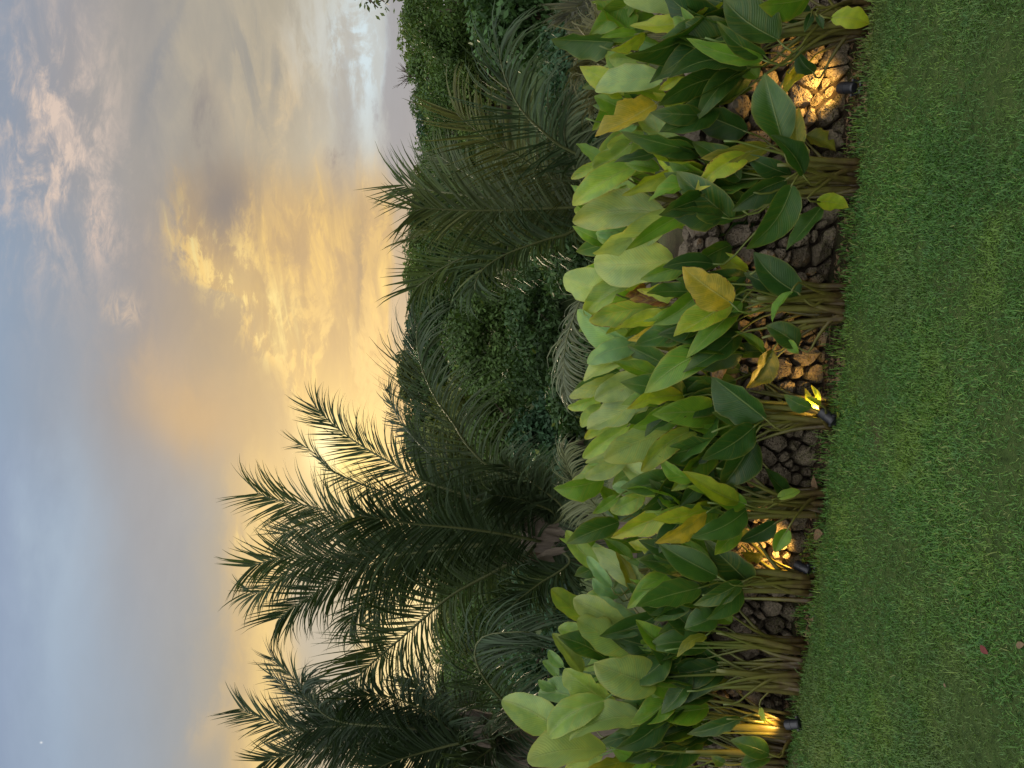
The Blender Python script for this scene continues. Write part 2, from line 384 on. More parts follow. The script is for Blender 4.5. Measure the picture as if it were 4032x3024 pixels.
def mat_stone():
    m, b, out = material('coral_stone')
    tc = b.n('ShaderNodeTexCoord'); oi = b.n('ShaderNodeObjectInfo')
    g = b.n('ShaderNodeNewGeometry'); ps = g.outputs['Position']
    va = b.n('ShaderNodeVectorMath', operation='ADD'); b.nt.links.new(ps, va.inputs[0])
    sx = b.m('MULTIPLY', oi.outputs['Random'], 11.0); b.put(va.inputs[1], b.xyz(sx, sx, sx)); vec = va.outputs[0]
    n = b.noise(vec, 16, 6, .65, .4); n2 = b.noise(vec, 55, 6, .7, .3); n3 = b.noise(vec, 5, 3, .5)
    vo = b.n('ShaderNodeTexVoronoi'); b.put(vo.inputs['Vector'], vec); vo.inputs['Scale'].default_value = 85
    vo.inputs['Randomness'].default_value = 1.0
    pit = b.sm(vo.outputs['Distance'], .10, .42); pits = b.m('MAXIMUM', pit, b.sm(n3, .40, .58))
    tone = b.mix(oi.outputs['Random'], (.15, .122, .088), (.29, .240, .175))
    v = b.m('ADD', .45, b.m('ADD', b.m('MULTIPLY', n, .7), b.m('MULTIPLY', n2, .45)))
    col = b.mix(1.0, tone, b.xyz(v, v, v), 'MULTIPLY')
    col = b.mix(b.sm(n, .56, .70, 0, .75), col, (.055, .045, .035))
    col = b.mix(b.m('MULTIPLY', b.m('SUBTRACT', 1.0, pits), .8), col, (.05, .04, .03))
    sp = b.n('ShaderNodeSeparateXYZ'); b.nt.links.new(ps, sp.inputs[0])
    low = b.m('MULTIPLY', b.sm(b.m('ADD', sp.outputs[2], b.m('MULTIPLY', n3, .25)), .34, .12), b.sm(n2, .40, .62))
    col = b.mix(b.m('MULTIPLY', low, .55), col, (.085, .095, .02))
    h = b.m('ADD', b.m('ADD', b.m('MULTIPLY', n, 1.2), b.m('MULTIPLY', n2, .8)), b.m('MULTIPLY', pits, .5))
    p = pbsdf(b, col, .92, .15, bump(b, h, 1.0, .035)); b.nt.links.new(p.outputs[0], out.inputs[0]); return m
def mat_simple(name, c, rough=.6, spec=.3, var=.4, scale=20, bmp=.3, metal=0.0, stretch=None):
    m, b, out = material(name); tc = b.n('ShaderNodeTexCoord'); vec = tc.outputs['Object']
    if stretch:
        mp = b.n('ShaderNodeMapping'); b.nt.links.new(vec, mp.inputs[0]); mp.inputs['Scale'].default_value = stretch; vec = mp.outputs[0]
    n = b.noise(vec, scale, 5, .6); v = b.m('ADD', 1-var*.5, b.m('MULTIPLY', n, var))
    col = b.mix(1.0, c, b.xyz(v, v, v), 'MULTIPLY')
    p = pbsdf(b, col, rough, spec, bump(b, n, bmp, .01)); p.inputs['Metallic'].default_value = metal
    b.nt.links.new(p.outputs[0], out.inputs[0]); return m
M_LEAF, M_STEM, M_GRASS, M_SOIL, M_LAWN, M_STONE = mat_leaf(), mat_stem(), mat_grass(), mat_soil(), mat_lawn(), mat_stone()
M_FOL = mat_foliage('tree_foliage'); M_PALM = mat_foliage('palm_leaflet', .52, .22, (.20, .19, .06))
M_RACHIS = mat_simple('palm_midrib', (.085, .10, .035), .45, .4, .5, 30)
M_BARK = mat_simple('bark', (.10, .075, .055), .9, .15, .8, 18, .8)
M_HUSK = mat_simple('palm_fibre', (.20, .165, .130), .9, .15, 1.3, 9, 1.0, stretch=(9, 9, 1))
M_MORTAR = mat_simple('wall_core', (.045, .035, .026), .95, .1, .8, 40, .8)
M_BLACK = mat_simple('black_housing', (.012, .013, .017), .38, .5, .3, 60, .05)
M_DEAD = mat_simple('dead_leaf', (.15, .10, .055), .8, .2, .8, 60, .4)
M_RED = mat_simple('red_leaf', (.11, .022, .016), .6, .3, .6, 60, .3)
def mat_lens():
    m, b, out = material('lit_lens'); e = b.n('ShaderNodeEmission'); e.inputs[0].default_value = (1, .68, .22, 1); e.inputs[1].default_value = 14
    b.nt.links.new(e.outputs[0], out.inputs[0]); return m
M_LENS = mat_lens()

# ------------------------------------------------------------------ ground, lawn, slope
def edge_y(x): return 3.75-.25*x+.03*x*x           # where the lawn ends
def wall_y(x): return edge_y(x)+.27                 # foot of the wall's face
WALL_T, WALL_H = .32, .66
def ground_z(x, y):
    yw = wall_y(max(-6, min(6, x)))
    if y < yw+.10: return -.02
    if y < yw+.22: return -.02+(y-yw-.10)/.12*.55
    z = .53
    if y > 6: z -= (min(y, 16)-6)*.11
    if y > 16: z += (min(y, 74)-16)*.085
    if y > 74: z += (min(y, 105)-74)*.19
    return z
def make_ground():
    xs = [-700, -300, -120, -60, -30, -18, -12, -8, -6]+[-5+i*.25 for i in range(41)]+[6, 8, 12, 18, 30, 60, 120, 300, 700]
    ts = [-300, -80, -20, -8, -3, -1.5, -.7, -.3, 0, .05, .095, .13, .18, .225, .3, .5, .9, 1.5, 2.5, 4, 6, 8, 10, 13, 17, 22, 30, 40, 52, 64, 74, 80, 88, 97, 105, 130, 250, 600, 900]
    V, Fa = [], []
    for x in xs:
        for t in ts:
            y = wall_y(max(-6, min(6, x)))+t if abs(t) < 50 else t
            n_ = mnoise.noise(Vector((x*.15, y*.15, 0)))*.5 if y > 9 else 0
            V.append((x, y, ground_z(x, y)+n_))
    m = len(ts)
    for i in range(len(xs)-1):
        for j in range(m-1): Fa.append((i*m+j, (i+1)*m+j, (i+1)*m+j+1, i*m+j+1))
    tag(mesh_obj('ground', V, Fa, M_SOIL), kind='structure')
    V, Fa = [], []; nx, ny = 60, 40
    for i in range(nx+1):
        x = -3.6+7.2*i/nx
        for j in range(ny+1):
            q = j/ny; y = -1.5+(edge_y(x)-.04+.05*mnoise.noise(Vector((x*3, 0, 1)))+1.5)*q
            V.append((x, y, .004+.012*mnoise.noise(Vector((x*2.2, y*2.2, 5)))*(1 if q < 1 else 0)+.006))
    for i in range(nx):
        for j in range(ny): Fa.append((i*(ny+1)+j, (i+1)*(ny+1)+j, (i+1)*(ny+1)+j+1, i*(ny+1)+j+1))
    tag(mesh_obj('lawn', V, Fa, M_LAWN), kind='structure')
make_ground()

# ------------------------------------------------------------------ trees of the slope
def crown_mesh(c, r, n, size, seed, nclump=46, lo=-.75):
    """leaf-sized faces gathered in clumps through the outer part of an ellipsoid"""
    g = np.random.default_rng(seed)
    d = g.normal(size=(nclump*3, 3)); d /= np.linalg.norm(d, axis=1)[:, None]; d = d[d[:, 2] > lo][:nclump]
    k = len(d); rad = g.uniform(.55, .98, k)
    cc = d*rad[:, None]; cr = g.uniform(.20, .36, k)
    idx = g.choice(k, n, p=cr**2/np.sum(cr**2))
    q = g.normal(size=(n, 3)); q /= np.linalg.norm(q, axis=1)[:, None]
    q = q*(g.uniform(.5, 1.08, n)**.6*cr[idx])[:, None]
    pos = (cc[idx]+q)*np.array(r)+np.array(c)
    nrm = q/np.linalg.norm(q, axis=1)[:, None]*.8+g.normal(size=(n, 3))*.55+np.array([0, 0, .35])
    nrm /= np.linalg.norm(nrm, axis=1)[:, None]
    a = np.cross(nrm, g.normal(size=(n, 3))); a /= np.linalg.norm(a, axis=1)[:, None]; b = np.cross(nrm, a)
    s = (size*g.uniform(.6, 1.35, n))[:, None]
    V = np.stack([pos-a*s*.55, pos+b*s*.26+a*s*.05, pos+a*s*.55, pos-b*s*.26+a*s*.05], 1).reshape(-1, 3)
    Fa = np.arange(4*n).reshape(n, 4)
    tint = np.repeat(np.clip(g.normal(.42, .16, n)+(g.random(k)[idx]-.5)*.55, 0, 1), 4)
    return V, Fa, tint
def tree(name, c, r, n, size, col, seed, label, group=None, mat=None, cat='tree', nclump=46, lo=-.75, base=None):
    c = Vector(c); bz = ground_z(c.x, c.y)-.2 if base is None else base
    root = empty(name, (c.x, c.y, bz)); tag(root, label, cat, group)
    V, Fa, ti = crown_mesh(c, r, n, size, seed, nclump, lo)
    o = rel(big_mesh('crown', V, Fa, mat or M_FOL, None, ti), root); o.color = col+(1,)
    ac = Acc(); rr = random.Random(seed); h = c.z-bz; r0 = max(.05, .05*h+.02*max(r))
    tp = [Vector((c.x, c.y, bz)), Vector((c.x+.03*h*rr.uniform(-1, 1), c.y, bz+h*.5)), c+Vector((0, 0, r[2]*.2))]
    ac.add(*tube(spline(tp, 6), [r0*(1-.14*i) for i in range(6)], 7))
    for i in range(6):
        an = i*1.05+rr.random(); e = c+Vector((math.cos(an)*r[0]*.6, math.sin(an)*r[1]*.6, r[2]*rr.uniform(-.2, .6)))
        s0 = tp[1].lerp(tp[2], rr.random()*.5)
        ac.add(*tube(spline([s0, s0.lerp(e, .5)+Vector((0, 0, .1*r[2])), e], 5), [r0*.5*(1-.2*k) for k in range(5)], 5))
    rel(ac.obj('trunk', M_BARK), root); return root
DK = (.038, .078, .022); MD = (.068, .122, .030); LT = (.110, .170, .038); BL = (.034, .080, .036); OL = (.100, .125, .030)
def canopy(x, y, d, wpx, hpx, **kw):
    """a crown whose middle shows at (x, y), wpx wide and hpx tall in the photograph"""
    k = d/F; return dict(c=P(x, y, d), r=(wpx*k/2, wpx*k/2*.9, hpx*k/2), **kw)
ORD = 'first second third fourth fifth sixth seventh eighth ninth tenth eleventh twelfth thirteenth fourteenth fifteenth sixteenth seventeenth eighteenth nineteenth twentieth'.split()
G_R = 'dark broadleaf trees along the ridge'; G_S = 'broadleaf trees on the middle slope'
ridge = [(1630, -60, 330), (1615, 110, 300), (1640, 300, 300), (1690, 480, 300), (1690, 640, 300), (1650, 780, 300), (1650, 940, 280), (1640, 1060, 260),
         (1650, 1200, 230), (1635, 1300, 240), (1660, 1400, 200), (1610, 1480, 190), (1640, 1600, 230), (1612, 1740, 170), (1700, 1860, 260), (1720, 2060, 280),
         (1745, 2280, 300), (1750, 2520, 320), (1740, 2780, 320), (1740, 3030, 300)]
for i, (x, y, s) in enumerate(ridge):
    k = dict(canopy(x+34+(i*23 % 31), y, 62+(i*7 % 9), s*1.15, 150+(i*37 % 60)))
    tree('ridge_tree', k['c'], k['r'], 6500, .30, [DK, LT, MD, BL, MD, OL][i % 6], 100+i, 'dark broadleaf tree on the skyline of the ridge, %s from the right edge' % ORD[i], G_R, nclump=40)
slope = [(1760, 40, 380, MD), (1790, 280, 340, MD), (1850, 120, 330, LT), (1800, 520, 360, MD), (1900, 420, 300, LT), (1830, 760, 340, DK), (1800, 1000, 340, DK),
         (1760, 1330, 320, DK), (1800, 1700, 330, OL), (1900, 1020, 300, DK), (1850, 1950, 340, MD), (1900, 2250, 360, DK), (1880, 2560, 380, MD), (1900, 2880, 380, DK)]
for i, (x, y, s, c) in enumerate(slope):
    k = canopy(x, y, 40+(i*5 % 8), s*1.2, s*.8)
    tree('slope_tree', k['c'], k['r'], 7000, .22, c, 200+i, 'green broadleaf tree on the slope below the skyline, %s from the right edge' % ORD[sorted(q[1] for q in slope).index(y)], G_S, nclump=60)
k = canopy(1965, 1340, 30, 470, 400); tree('round_tree', k['c'], k['r'], 16000, .17, MD, 301, 'dense rounded green tree in the gap between the two tall palms', nclump=90)
k = canopy(1880, 1560, 33, 260, 240); tree('pale_tree', k['c'], k['r'], 5000, .15, OL, 302, 'olive green thin-leaved tree just left of the dense rounded tree', nclump=40)
k = canopy(1990, 1660, 25, 330, 300); tree('open_shrub', k['c'], k['r'], 7000, .16, MD, 306, 'mid green shrub between the rounded tree and the blue-green shrub', cat='shrub', nclump=60)
k = canopy(2170, 1740, 20, 330, 300); tree('blue_green_shrub', k['c'], k['r'], 7000, .15, BL, 303, 'dark blue-green shrub low beside the middle palm', cat='shrub', nclump=60)
k = canopy(2040, 60, 19, 420, 420); tree('vine_thicket', k['c'], k['r'], 5200, .20, (.06, .125, .04), 304, 'mound of broad-leaved vines at the far right below the ridge', cat='vines', nclump=80)
k = canopy(2130, 1300, 22, 600, 260); tree('dark_thicket', k['c'], k['r'], 7000, .15, DK, 305, 'dark shrub thicket under the rounded tree behind the tall leaves', cat='shrub', nclump=60)
under = [(2150, 2450, 700, 380, 'dark shrub behind the middle palm trunk'), (2080, 2900, 620, 420, 'dark shrub behind the palm at the far left'),
         (2200, 2000, 520, 300, 'dark low shrub to the right of the brown palm trunk'), (2230, 850, 700, 300, 'dark shrub behind the palm with the tall upright frond'),
         (2260, 300, 600, 260, 'dark low shrub under the vine mound'), (2260, 1500, 460, 200, 'dark low shrub behind the two silvery arching fronds')]
for i, (x, y, wp, hp, lb) in enumerate(under):
    k = canopy(x, y, 13.5+i*.6, wp, hp); tree('shrub', k['c'], k['r'], 6000, .13, DK if i % 2 else BL, 400+i, lb, cat='shrub', nclump=60)
# the end of a branch that reaches into the picture from a tree standing to the right
def branch_tree():
    d = 9.0; tip = P(1460, 70, d); base = Vector((tip.x+1.5, d+.3, .2))
    root = empty('overhanging_tree', base); tag(root, 'leafy branch tip hanging into the sky at the right edge', 'tree')
    ac = Acc(); top = base+Vector((.1, 0, 3.9))
    ac.add(*tube(spline([base, base+Vector((.05, 0, 2)), top], 7), [.12-.012*i for i in range(7)], 8))
    ends = []
    for i in range(7):
        e = P(1410+i*26, 30-abs(i-3)*22, d+.15*(i % 3)); ends.append(e)
        ac.add(*tube(spline([top+Vector((0, 0, -.1*i)), top.lerp(e, .6)+Vector((0, 0, .12)), e], 7), [.03-.0038*k for k in range(7)], 5))
    rel(ac.obj('trunk', M_BARK), root)
    g = np.random.default_rng(55); Vs, n = [], 0
    for e in ends:
        for j in range(60):
            c = np.array(e)+np.array([g.uniform(-.06, .9), g.uniform(-.16, .16), g.normal(0, .06)])
            a = g.normal(size=3)+np.array([-.5, 0, -.6]); a /= np.linalg.norm(a); b = np.cross(a, g.normal(size=3)); b /= np.linalg.norm(b)
            l = g.uniform(.05, .10); Vs += [c, c+a*l*.5+b*l*.22, c+a*l, c+a*l*.5-b*l*.22]; n += 1
    o = rel(big_mesh('crown', np.array(Vs), np.arange(4*n).reshape(n, 4), M_FOL, None, np.repeat(g.uniform(.2, .95, n), 4)), root); o.color = (.07, .10, .03, 1)
branch_tree()
def bare_tree():
    d = 66; b0 = P(1640, 300, d); root = empty('bare_tree', b0-Vector((0, 0, 6))); tag(root, 'small leafless tree poking above the ridge at the right', 'tree')
    ac = Acc(); rr = random.Random(4); top = b0+Vector((0, 0, .6))
    ac.add(*tube([b0-Vector((0, 0, 6)), b0, top], [.12, .08, .05], 5))
    for i in range(12):
        e = top+Vector((rr.uniform(-1.1, 1.1), rr.uniform(-.4, .4), rr.uniform(.2, 1.1))); s0 = b0.lerp(top, rr.uniform(.2, 1))
        ac.add(*tube(spline([s0, s0.lerp(e, .5)+Vector((0, 0, .1)), e], 4), [.04, .03, .022, .012], 4))
        for j in range(2):
            e2 = e+Vector((rr.uniform(-.4, .4), 0, rr.uniform(-.1, .4))); ac.add(*tube([s0.lerp(e, .6), e2], [.02, .01], 4))
    rel(ac.obj('trunk', M_BARK), root)
bare_tree()
# ------------------------------------------------------------------ palms
def frond(root, pts, L, n=64, nvec=(0, -1, .45), droop=.5, width=.03, seed=0, col=(.030, .055, .020), r0=.017, t0=.1, mat=None, curl=.0, tipfan=.38, ragged=.12, reach=.42):
    """a feather leaf: midrib through pts (base first), leaflets up to L long on both sides"""
    pts = [Vector(p) for p in pts]; pts[-1] = pts[-2].lerp(pts[-1], reach)
    g = random.Random(seed); sp = spline(pts, 40); L *= 1.22; N0 = Vector(nvec).normalized()
    V, Fa = tube(spline(pts, 22), [r0*.85*(1-.85*i/21)+.0025 for i in range(22)], 6)
    fr = rel(mesh_obj('frond', V, Fa, M_RACHIS), root)
    AV, AF, AT = [], [], []
    for i in range(n):
        t = t0+(1-t0)*(i+.5)/n
        for sgn in (-1, 1):
            tt = min(.999, t+g.uniform(-.4, .4)/n); f = tt*39; k = min(38, int(f)); p = sp[k].lerp(sp[k+1], f-k)
            T = (sp[min(k+2, 39)]-sp[max(k-1, 0)]).normalized()
            N = (N0-T*N0.dot(T)); N = N.normalized() if N.length > 1e-4 else T.orthogonal().normalized()
            Sd = T.cross(N)*sgn
            al = math.radians(58-34*tt**1.4+g.gauss(0, 4)); q = (tt-t0)/(1-t0)
            ln = L*(.55+.45*math.sin(min(1, q*1.7)*math.pi/2))*(1-tipfan*max(0, q-.55)/.45)*g.uniform(.82, 1.08)
            if g.random() < ragged: ln *= g.uniform(.4, .8)
            D = (T*math.cos(al)+Sd*math.sin(al)+N*(g.gauss(.15, .16))).normalized()
            W = D.cross(N).normalized(); W = (W+N*g.gauss(.35, .5)).normalized()
            wd = width*g.uniform(.75, 1.15); dr = droop*g.uniform(.5, 1.5); o = len(AV); cr = p.copy(); dcur = D.copy()
            tint = min(1, max(0, g.gauss(.42, .15)+(.25 if g.random() < .06 else 0)))
            for j, ww in enumerate((.45, 1, .95, .7, .4, .05)):
                AV += [cr-W*wd*.5*ww, cr+W*wd*.5*ww]; AT += [tint, tint]
                dcur = (dcur+Vector((0, 0, -dr*.34*(.4+.4*j)))+W*curl*g.uniform(-.2, .2)).normalized(); cr = cr+dcur*ln/5
            AF += [(o+2*j, o+2*j+1, o+2*j+3, o+2*j+2) for j in range(5)]
    lf = mesh_obj('leaflets', AV, AF, mat or M_PALM, None, True, attr=AT); lf.parent = fr; lf['kind'] = 'stuff'
    lf.color = (col[0]*1.5, col[1]*1.4, col[2]*1.4, 1); return fr
O4, K4 = (1300, 0), 1.659
O5, K5 = (1000, 1000), 1.4747
O6, K6 = (800, 1900), 1.4747
def PX(crop, pts, d0, d1, crown=None, dc=None):
    o, k = crop; n = len(pts); out = []
    for i, (a, b) in enumerate(pts):
        f = i/(max(1, n-1)); out.append(P(o[0]+a/k, o[1]+b/k, d0+(d1-d0)*f))
    return ([Vector(crown)]+out) if crown is not None else out
C4, C5, C6 = (O4, K4), (O5, K5), (O6, K6)
def palm(name, crown, base, rad, label, sheaths=8, seed=1, husk_h=.9):
    root = empty(name, base); tag(root, label, 'palm', None)
    g = random.Random(seed); c = Vector(crown)
    pts = spline([Vector(base), Vector(base).lerp(c, .5)+Vector((g.uniform(-.04, .04), 0, 0)), c+Vector((0, 0, .1))], 14)
    V, Fa = tube(pts, [rad*(1.15-.5*i/13)*(1+.06*(i % 2)) for i in range(14)], 12)
    rel(mesh_obj('trunk', V, Fa, M_HUSK), root)
    for i in range(sheaths):                       # torn brown leaf sheaths wrapped round the trunk
        an = i*2.4+g.random(); z0 = c.z-husk_h*(.15+.85*i/sheaths); r1 = rad*1.12; h = g.uniform(.35, .65)*husk_h
        AV, AF = [], []; nu, nv = 7, 6
        for v in range(nv):
            q = v/(nv-1); sw = (1-.55*q*q)*g.uniform(.9, 1.1)
            for u in range(nu):
                a = an+(u/(nu-1)-.5)*(1.15 if q < .7 else .7)*sw; rr = r1*(1+.16*q+.10*math.sin(u*2.1+i))+(.05*q*q)
                AV.append(Vector((c.x+math.cos(a)*rr, c.y+math.sin(a)*rr, z0+h*q+g.uniform(-.02, .02)-(.08*abs(u-3)/3*q))))
        for v in range(nv-1):
            for u in range(nu-1): AF.append((v*nu+u, v*nu+u+1, (v+1)*nu+u+1, (v+1)*nu+u))
        rel(mesh_obj('sheath', AV, AF, M_HUSK), root)
    return root
# --- right palm, with the tall upright frond
cr = P(2345, 800, 6.6); pr = palm('coconut_palm', cr, (cr.x, cr.y, ground_z(cr.x, cr.y)-.05), .17, 'young coconut palm on the right with one frond standing straight up', 6, 3, .5)
cr = cr+Vector((0, 0, -.1))
FR = [([(1660, 1350), (1200, 1372), (900, 1375), (620, 1362), (400, 1425)], 6.5, 6.2, .62, (0, -1, .1), .35),
      ([(1640, 1330), (1100, 1300), (740, 1255), (530, 1222), (330, 1170)], 6.7, 7.0, .62, (0, -1, .2), .3),
      ([(1600, 1240), (1340, 1090), (1200, 1000), (1050, 920), (880, 790), (690, 610)], 6.5, 6.1, .60, (-.25, -1, .35), .35),
      ([(1680, 1060), (1500, 950), (1380, 850), (1250, 720), (1150, 530), (1105, 350), (1120, 215)], 6.3, 5.7, .66, (-.1, -1, .5), .75),
      ([(1500, 1250), (1100, 1210), (940, 1160), (760, 1050), (600, 940)], 6.9, 7.6, .5, (0, -1, .3), .3),
      ([(1500, 1440), (1090, 1590), (909, 1664), (717, 1760), (604, 1850), (470, 1935)], 6.6, 6.5, .55, (.2, -1, .3), .4),
      ([(1600, 1480), (1350, 1500), (950, 1500), (740, 1492), (560, 1545), (335, 1645)], 6.8, 7.3, .42, (.9, -.35, .2), .5),
      ([(1590, 1510), (1400, 1570), (1156, 1659), (999, 1760), (942, 1873), (960, 1950)], 6.4, 5.9, .52, (.1, -.9, .6), .9),
      ([(1650, 1200), (1560, 1000), (1530, 850), (1560, 700), (1640, 560)], 6.4, 5.9, .55, (0, -.8, .6), .9),
      ([(1640, 1300), (1400, 1180), (1250, 1150), (1100, 1180)], 6.8, 7.4, .5, (0, -1, .3), .6)]
for i, (p, d0, d1, L, nv, dr) in enumerate(FR):
    frond(pr, PX(C4, p, d0, d1, cr), L*.92, 72, nv, dr*.8, .0175, 10+i, reach=.3, col=[(.050, .072, .032), (.036, .060, .020), (.066, .080, .024), (.030, .054, .024)][i % 4])
# --- middle palm with the brown torn sheaths
cm = P(2090, 2120, 8.0); pm = palm('coconut_palm', cm, (cm.x, cm.y, ground_z(cm.x, cm.y)-.05), .20, 'tall young coconut palm in the middle with torn brown sheaths round its trunk', 12, 5, 1.0)
FM = [(C5, [(1700, 1500), (1300, 1180), (1150, 970), (1050, 830), (970, 650), (943, 480), (965, 300)], 8.0, 7.2, .72, (-.1, -1, .5), .5),
      (C5, [(1300, 1500), (900, 1420), (700, 1365), (560, 1310), (470, 1270), (400, 1200), (300, 1120), (190, 1075)], 8.2, 8.8, .40, (-.6, -.7, .3), .25),
      (C5, [(1500, 1500), (960, 1310), (830, 1232), (700, 1160), (560, 1070), (420, 955), (262, 785)], 8.1, 8.3, .50, (-.2, -1, .3), .3),
      (C5, [(1400, 1400), (1050, 1180), (930, 1070), (850, 975), (805, 880), (765, 690)], 8.3, 9.2, .50, (-.3, -.8, .5), .4),
      (C6, [(1500, 360), (1100, 290), (800, 205), (680, 152), (520, 120), (370, 85), (235, 25)], 8.2, 8.4, .62, (0, -1, .1), .3),
      (C6, [(1950, 340), (1750, 300), (1500, 265), (1200, 238), (1000, 205), (800, 175)], 7.8, 7.2, .62, (0, -1, .2), .45),
      (C6, [(1500, 340), (1000, 300), (720, 262), (520, 280), (385, 335)], 8.3, 8.8, .5, (0, -1, .2), .35),
      (C6, [(1600, 360), (1250, 370), (1000, 398), (790, 420), (620, 425), (470, 430), (330, 470), (195, 520)], 8.0, 8.0, .58, (.2, -1, .2), .35),
      (C6, [(1500, 380), (1100, 430), (900, 520), (760, 580), (620, 660), (500, 740), (365, 852)], 8.0, 7.8, .58, (.25, -1, .2), .35),
      (C6, [(1500, 360), (900, 400), (600, 490), (450, 560), (300, 650), (215, 605)], 8.3, 8.6, .5, (.3, -1, .1), .3),
      (C6, [(1900, 400), (1650, 540), (1450, 650), (1290, 780), (1130, 920), (1000, 1030), (880, 1150), (800, 1290), (785, 1520)], 7.8, 6.9, .74, (.1, -1, .5), .7),
      (C6, [(2130, 450), (1950, 590), (1820, 690), (1740, 790)], 7.7, 7.2, .60, (.1, -.8, .6), .9),
      (C5, [(1750, 1520), (1600, 1440), (1450, 1405), (1320, 1400)], 7.8, 7.4, .55, (-.1, -1, .3), .6),
      (C6, [(1600, 480), (1350, 540), (1200, 560), (1100, 640), (1010, 760), (990, 870), (1030, 990)], 8.3, 8.6, .55, (.3, -.9, .5), .7),
      (C6, [(1700, 380), (1400, 420), (1150, 520), (1000, 640), (870, 780), (830, 960)], 8.2, 8.0, .5, (.3, -.9, .4), .6),
      (C5, [(1800, 1500), (1650, 1350), (1500, 1250), (1380, 1180)], 7.7, 7.3, .55, (-.2, -.9, .5), .6),
      (C5, [(1700, 1540), (1400, 1450), (1150, 1400), (900, 1330)], 8.1, 8.5, .6, (0, -1, .2), .4)]
for i, (c, p, d0, d1, L, nv, dr) in enumerate(FM):
    frond(pm, PX(c, p, d0, d1, cm+Vector((0, 0, -.05))), L, 116, nv, dr*1.0, .0190, 40+i, col=[(.030, .050, .022), (.036, .060, .022), (.024, .044, .018)][i % 3], r0=.021)
# --- left palm
cl = P(1870, 2920, 6.6); pl = palm('coconut_palm', cl, (cl.x, cl.y, ground_z(cl.x, cl.y)-.05), .19, 'dark coconut palm at the far left behind the tallest pale leaves', 9, 8, .9)
FL = [([(1400, 1480), (900, 1470), (650, 1460), (480, 1420), (300, 1350), (105, 1262)], 6.7, 7.0, .40, (.1, -1, .1), .2),
      ([(1300, 1450), (900, 1420), (700, 1330), (600, 1220), (540, 1150), (440, 1060), (335, 950)], 6.7, 7.2, .36, (-.2, -1, .3), .25),
      ([(1250, 1430), (800, 1390), (640, 1290), (575, 1220), (590, 1160), (650, 1130)], 6.4, 6.2, .36, (-.1, -1, .6), .9),
      ([(1200, 1460), (800, 1400), (560, 1260), (440, 1150), (345, 1080)], 6.9, 7.5, .32, (-.3, -1, .2), .25),
      ([(1400, 1510), (1000, 1505), (800, 1530), (640, 1552), (450, 1590), (220, 1655)], 6.6, 6.6, .38, (.2, -1, .1), .3),
      ([(1400, 1470), (1200, 1432), (980, 1415), (700, 1420), (520, 1440)], 6.5, 6.5, .46, (0, -1, .2), .4),
      ([(1850, 1420), (1780, 1310), (1680, 1200), (1600, 1080), (1578, 965), (1640, 888), (1800, 868), (2040, 872)], 6.2, 5.6, .56, (.5, -.8, .4), 1.0),
      ([(1600, 1400), (1550, 1350), (1350, 1270), (1250, 1180), (1130, 1080)], 6.8, 7.4, .5, (.1, -1, .4), .6),
      ([(1450, 1440), (1300, 1330), (1100, 1250), (900, 1240), (760, 1290)], 6.4, 6.0, .45, (0, -1, .5), .7),
      ([(1550, 1500), (1300, 1560), (1100, 1620), (900, 1720)], 6.4, 6.1, .52, (.1, -1, .4), .6),
      ([(1700, 1520), (1600, 1600), (1500, 1700)], 6.2, 5.8, .5, (.1, -.9, .6), 1.0),
      ([(1600, 1460), (1450, 1400), (1300, 1420), (1150, 1480)], 6.9, 7.4, .5, (.1, -1, .3), .5)]
for i, (p, d0, d1, L, nv, dr) in enumerate(FL):
    frond(pl, PX(C6, p, d0, d1, cl+Vector((0, 0, -.05))), L, 108, nv, dr*1.0, .0165, 70+i, col=[(.024, .044, .020), (.032, .050, .022), (.020, .038, .018)][i % 3])
# --- small palms whose fronds just top the hedge
def small_palm(x, y, d, label, fr, seed, col):
    c = P(x, y, d); base = (c.x, c.y, ground_z(c.x, c.y)-.05); r = palm('young_palm', c, base, .10, label, 3, seed, .3)
    for i, (crop, p, d0, d1, L, nv, dr) in enumerate(fr):
        frond(r, PX(crop, p, d0, d1, c), L, 80, nv, dr, .013, seed*10+i, col=col, t0=.18, r0=.011)
SV = (.075, .095, .055)
small_palm(2420, 1150, 6.2, 'small palm with a silvery frond arching over the middle of the hedge', [(C5, [(1930, 240), (1880, 310), (1820, 480), (1800, 600), (1800, 750), (1835, 900)], 6.1, 5.8, .33, (.1, -.6, .9), .9)], 21, SV)
small_palm(2430, 2080, 6.0, 'small palm with a pale frond leaning right beside the brown trunk', [(C5, [(2060, 1550), (1950, 1420), (1860, 1310), (1812, 1200), (1798, 1040)], 5.9, 5.6, .26, (-.3, -.8, .8), .8),
            (C5, [(2030, 1500), (1900, 1440), (1780, 1420)], 6.1, 6.5, .3, (0, -1, .3), .4)], 22, (.09, .11, .05))
small_palm(2520, 60, 5.6, 'small palm with yellowing drooping leaflets at the far right', [(C4, [(1990, 250), (1830, 290), (1760, 340), (1690, 430), (1600, 560)], 5.5, 5.1, .42, (-.2, -.9, .5), 1.0),
            (C4, [(1960, 100), (1800, 170), (1700, 250), (1600, 330)], 5.7, 6.0, .42, (0, -1, .4), .9), (C4, [(2000, 330), (1880, 470), (1780, 640), (1700, 760)], 5.4, 5.0, .4, (.2, -.9, .4), .8)], 23, (.07, .075, .028))
small_palm(2360, -110, 8.0, 'small palm with grey feathery fronds at the right edge', [(C4, [(1800, -60), (1720, 60), (1650, 190), (1590, 290)], 7.8, 7.4, .40, (0, -1, .3), .5),
            (C4, [(1760, -80), (1620, 30), (1560, 100), (1500, 170)], 8.1, 8.0, .36, (0, -1, .3), .4), (C4, [(1850, 0), (1800, 60), (1790, 110), (1830, 190)], 7.6, 7.2, .3, (.2, -.8, .5), .9)], 24, (.075, .085, .065))
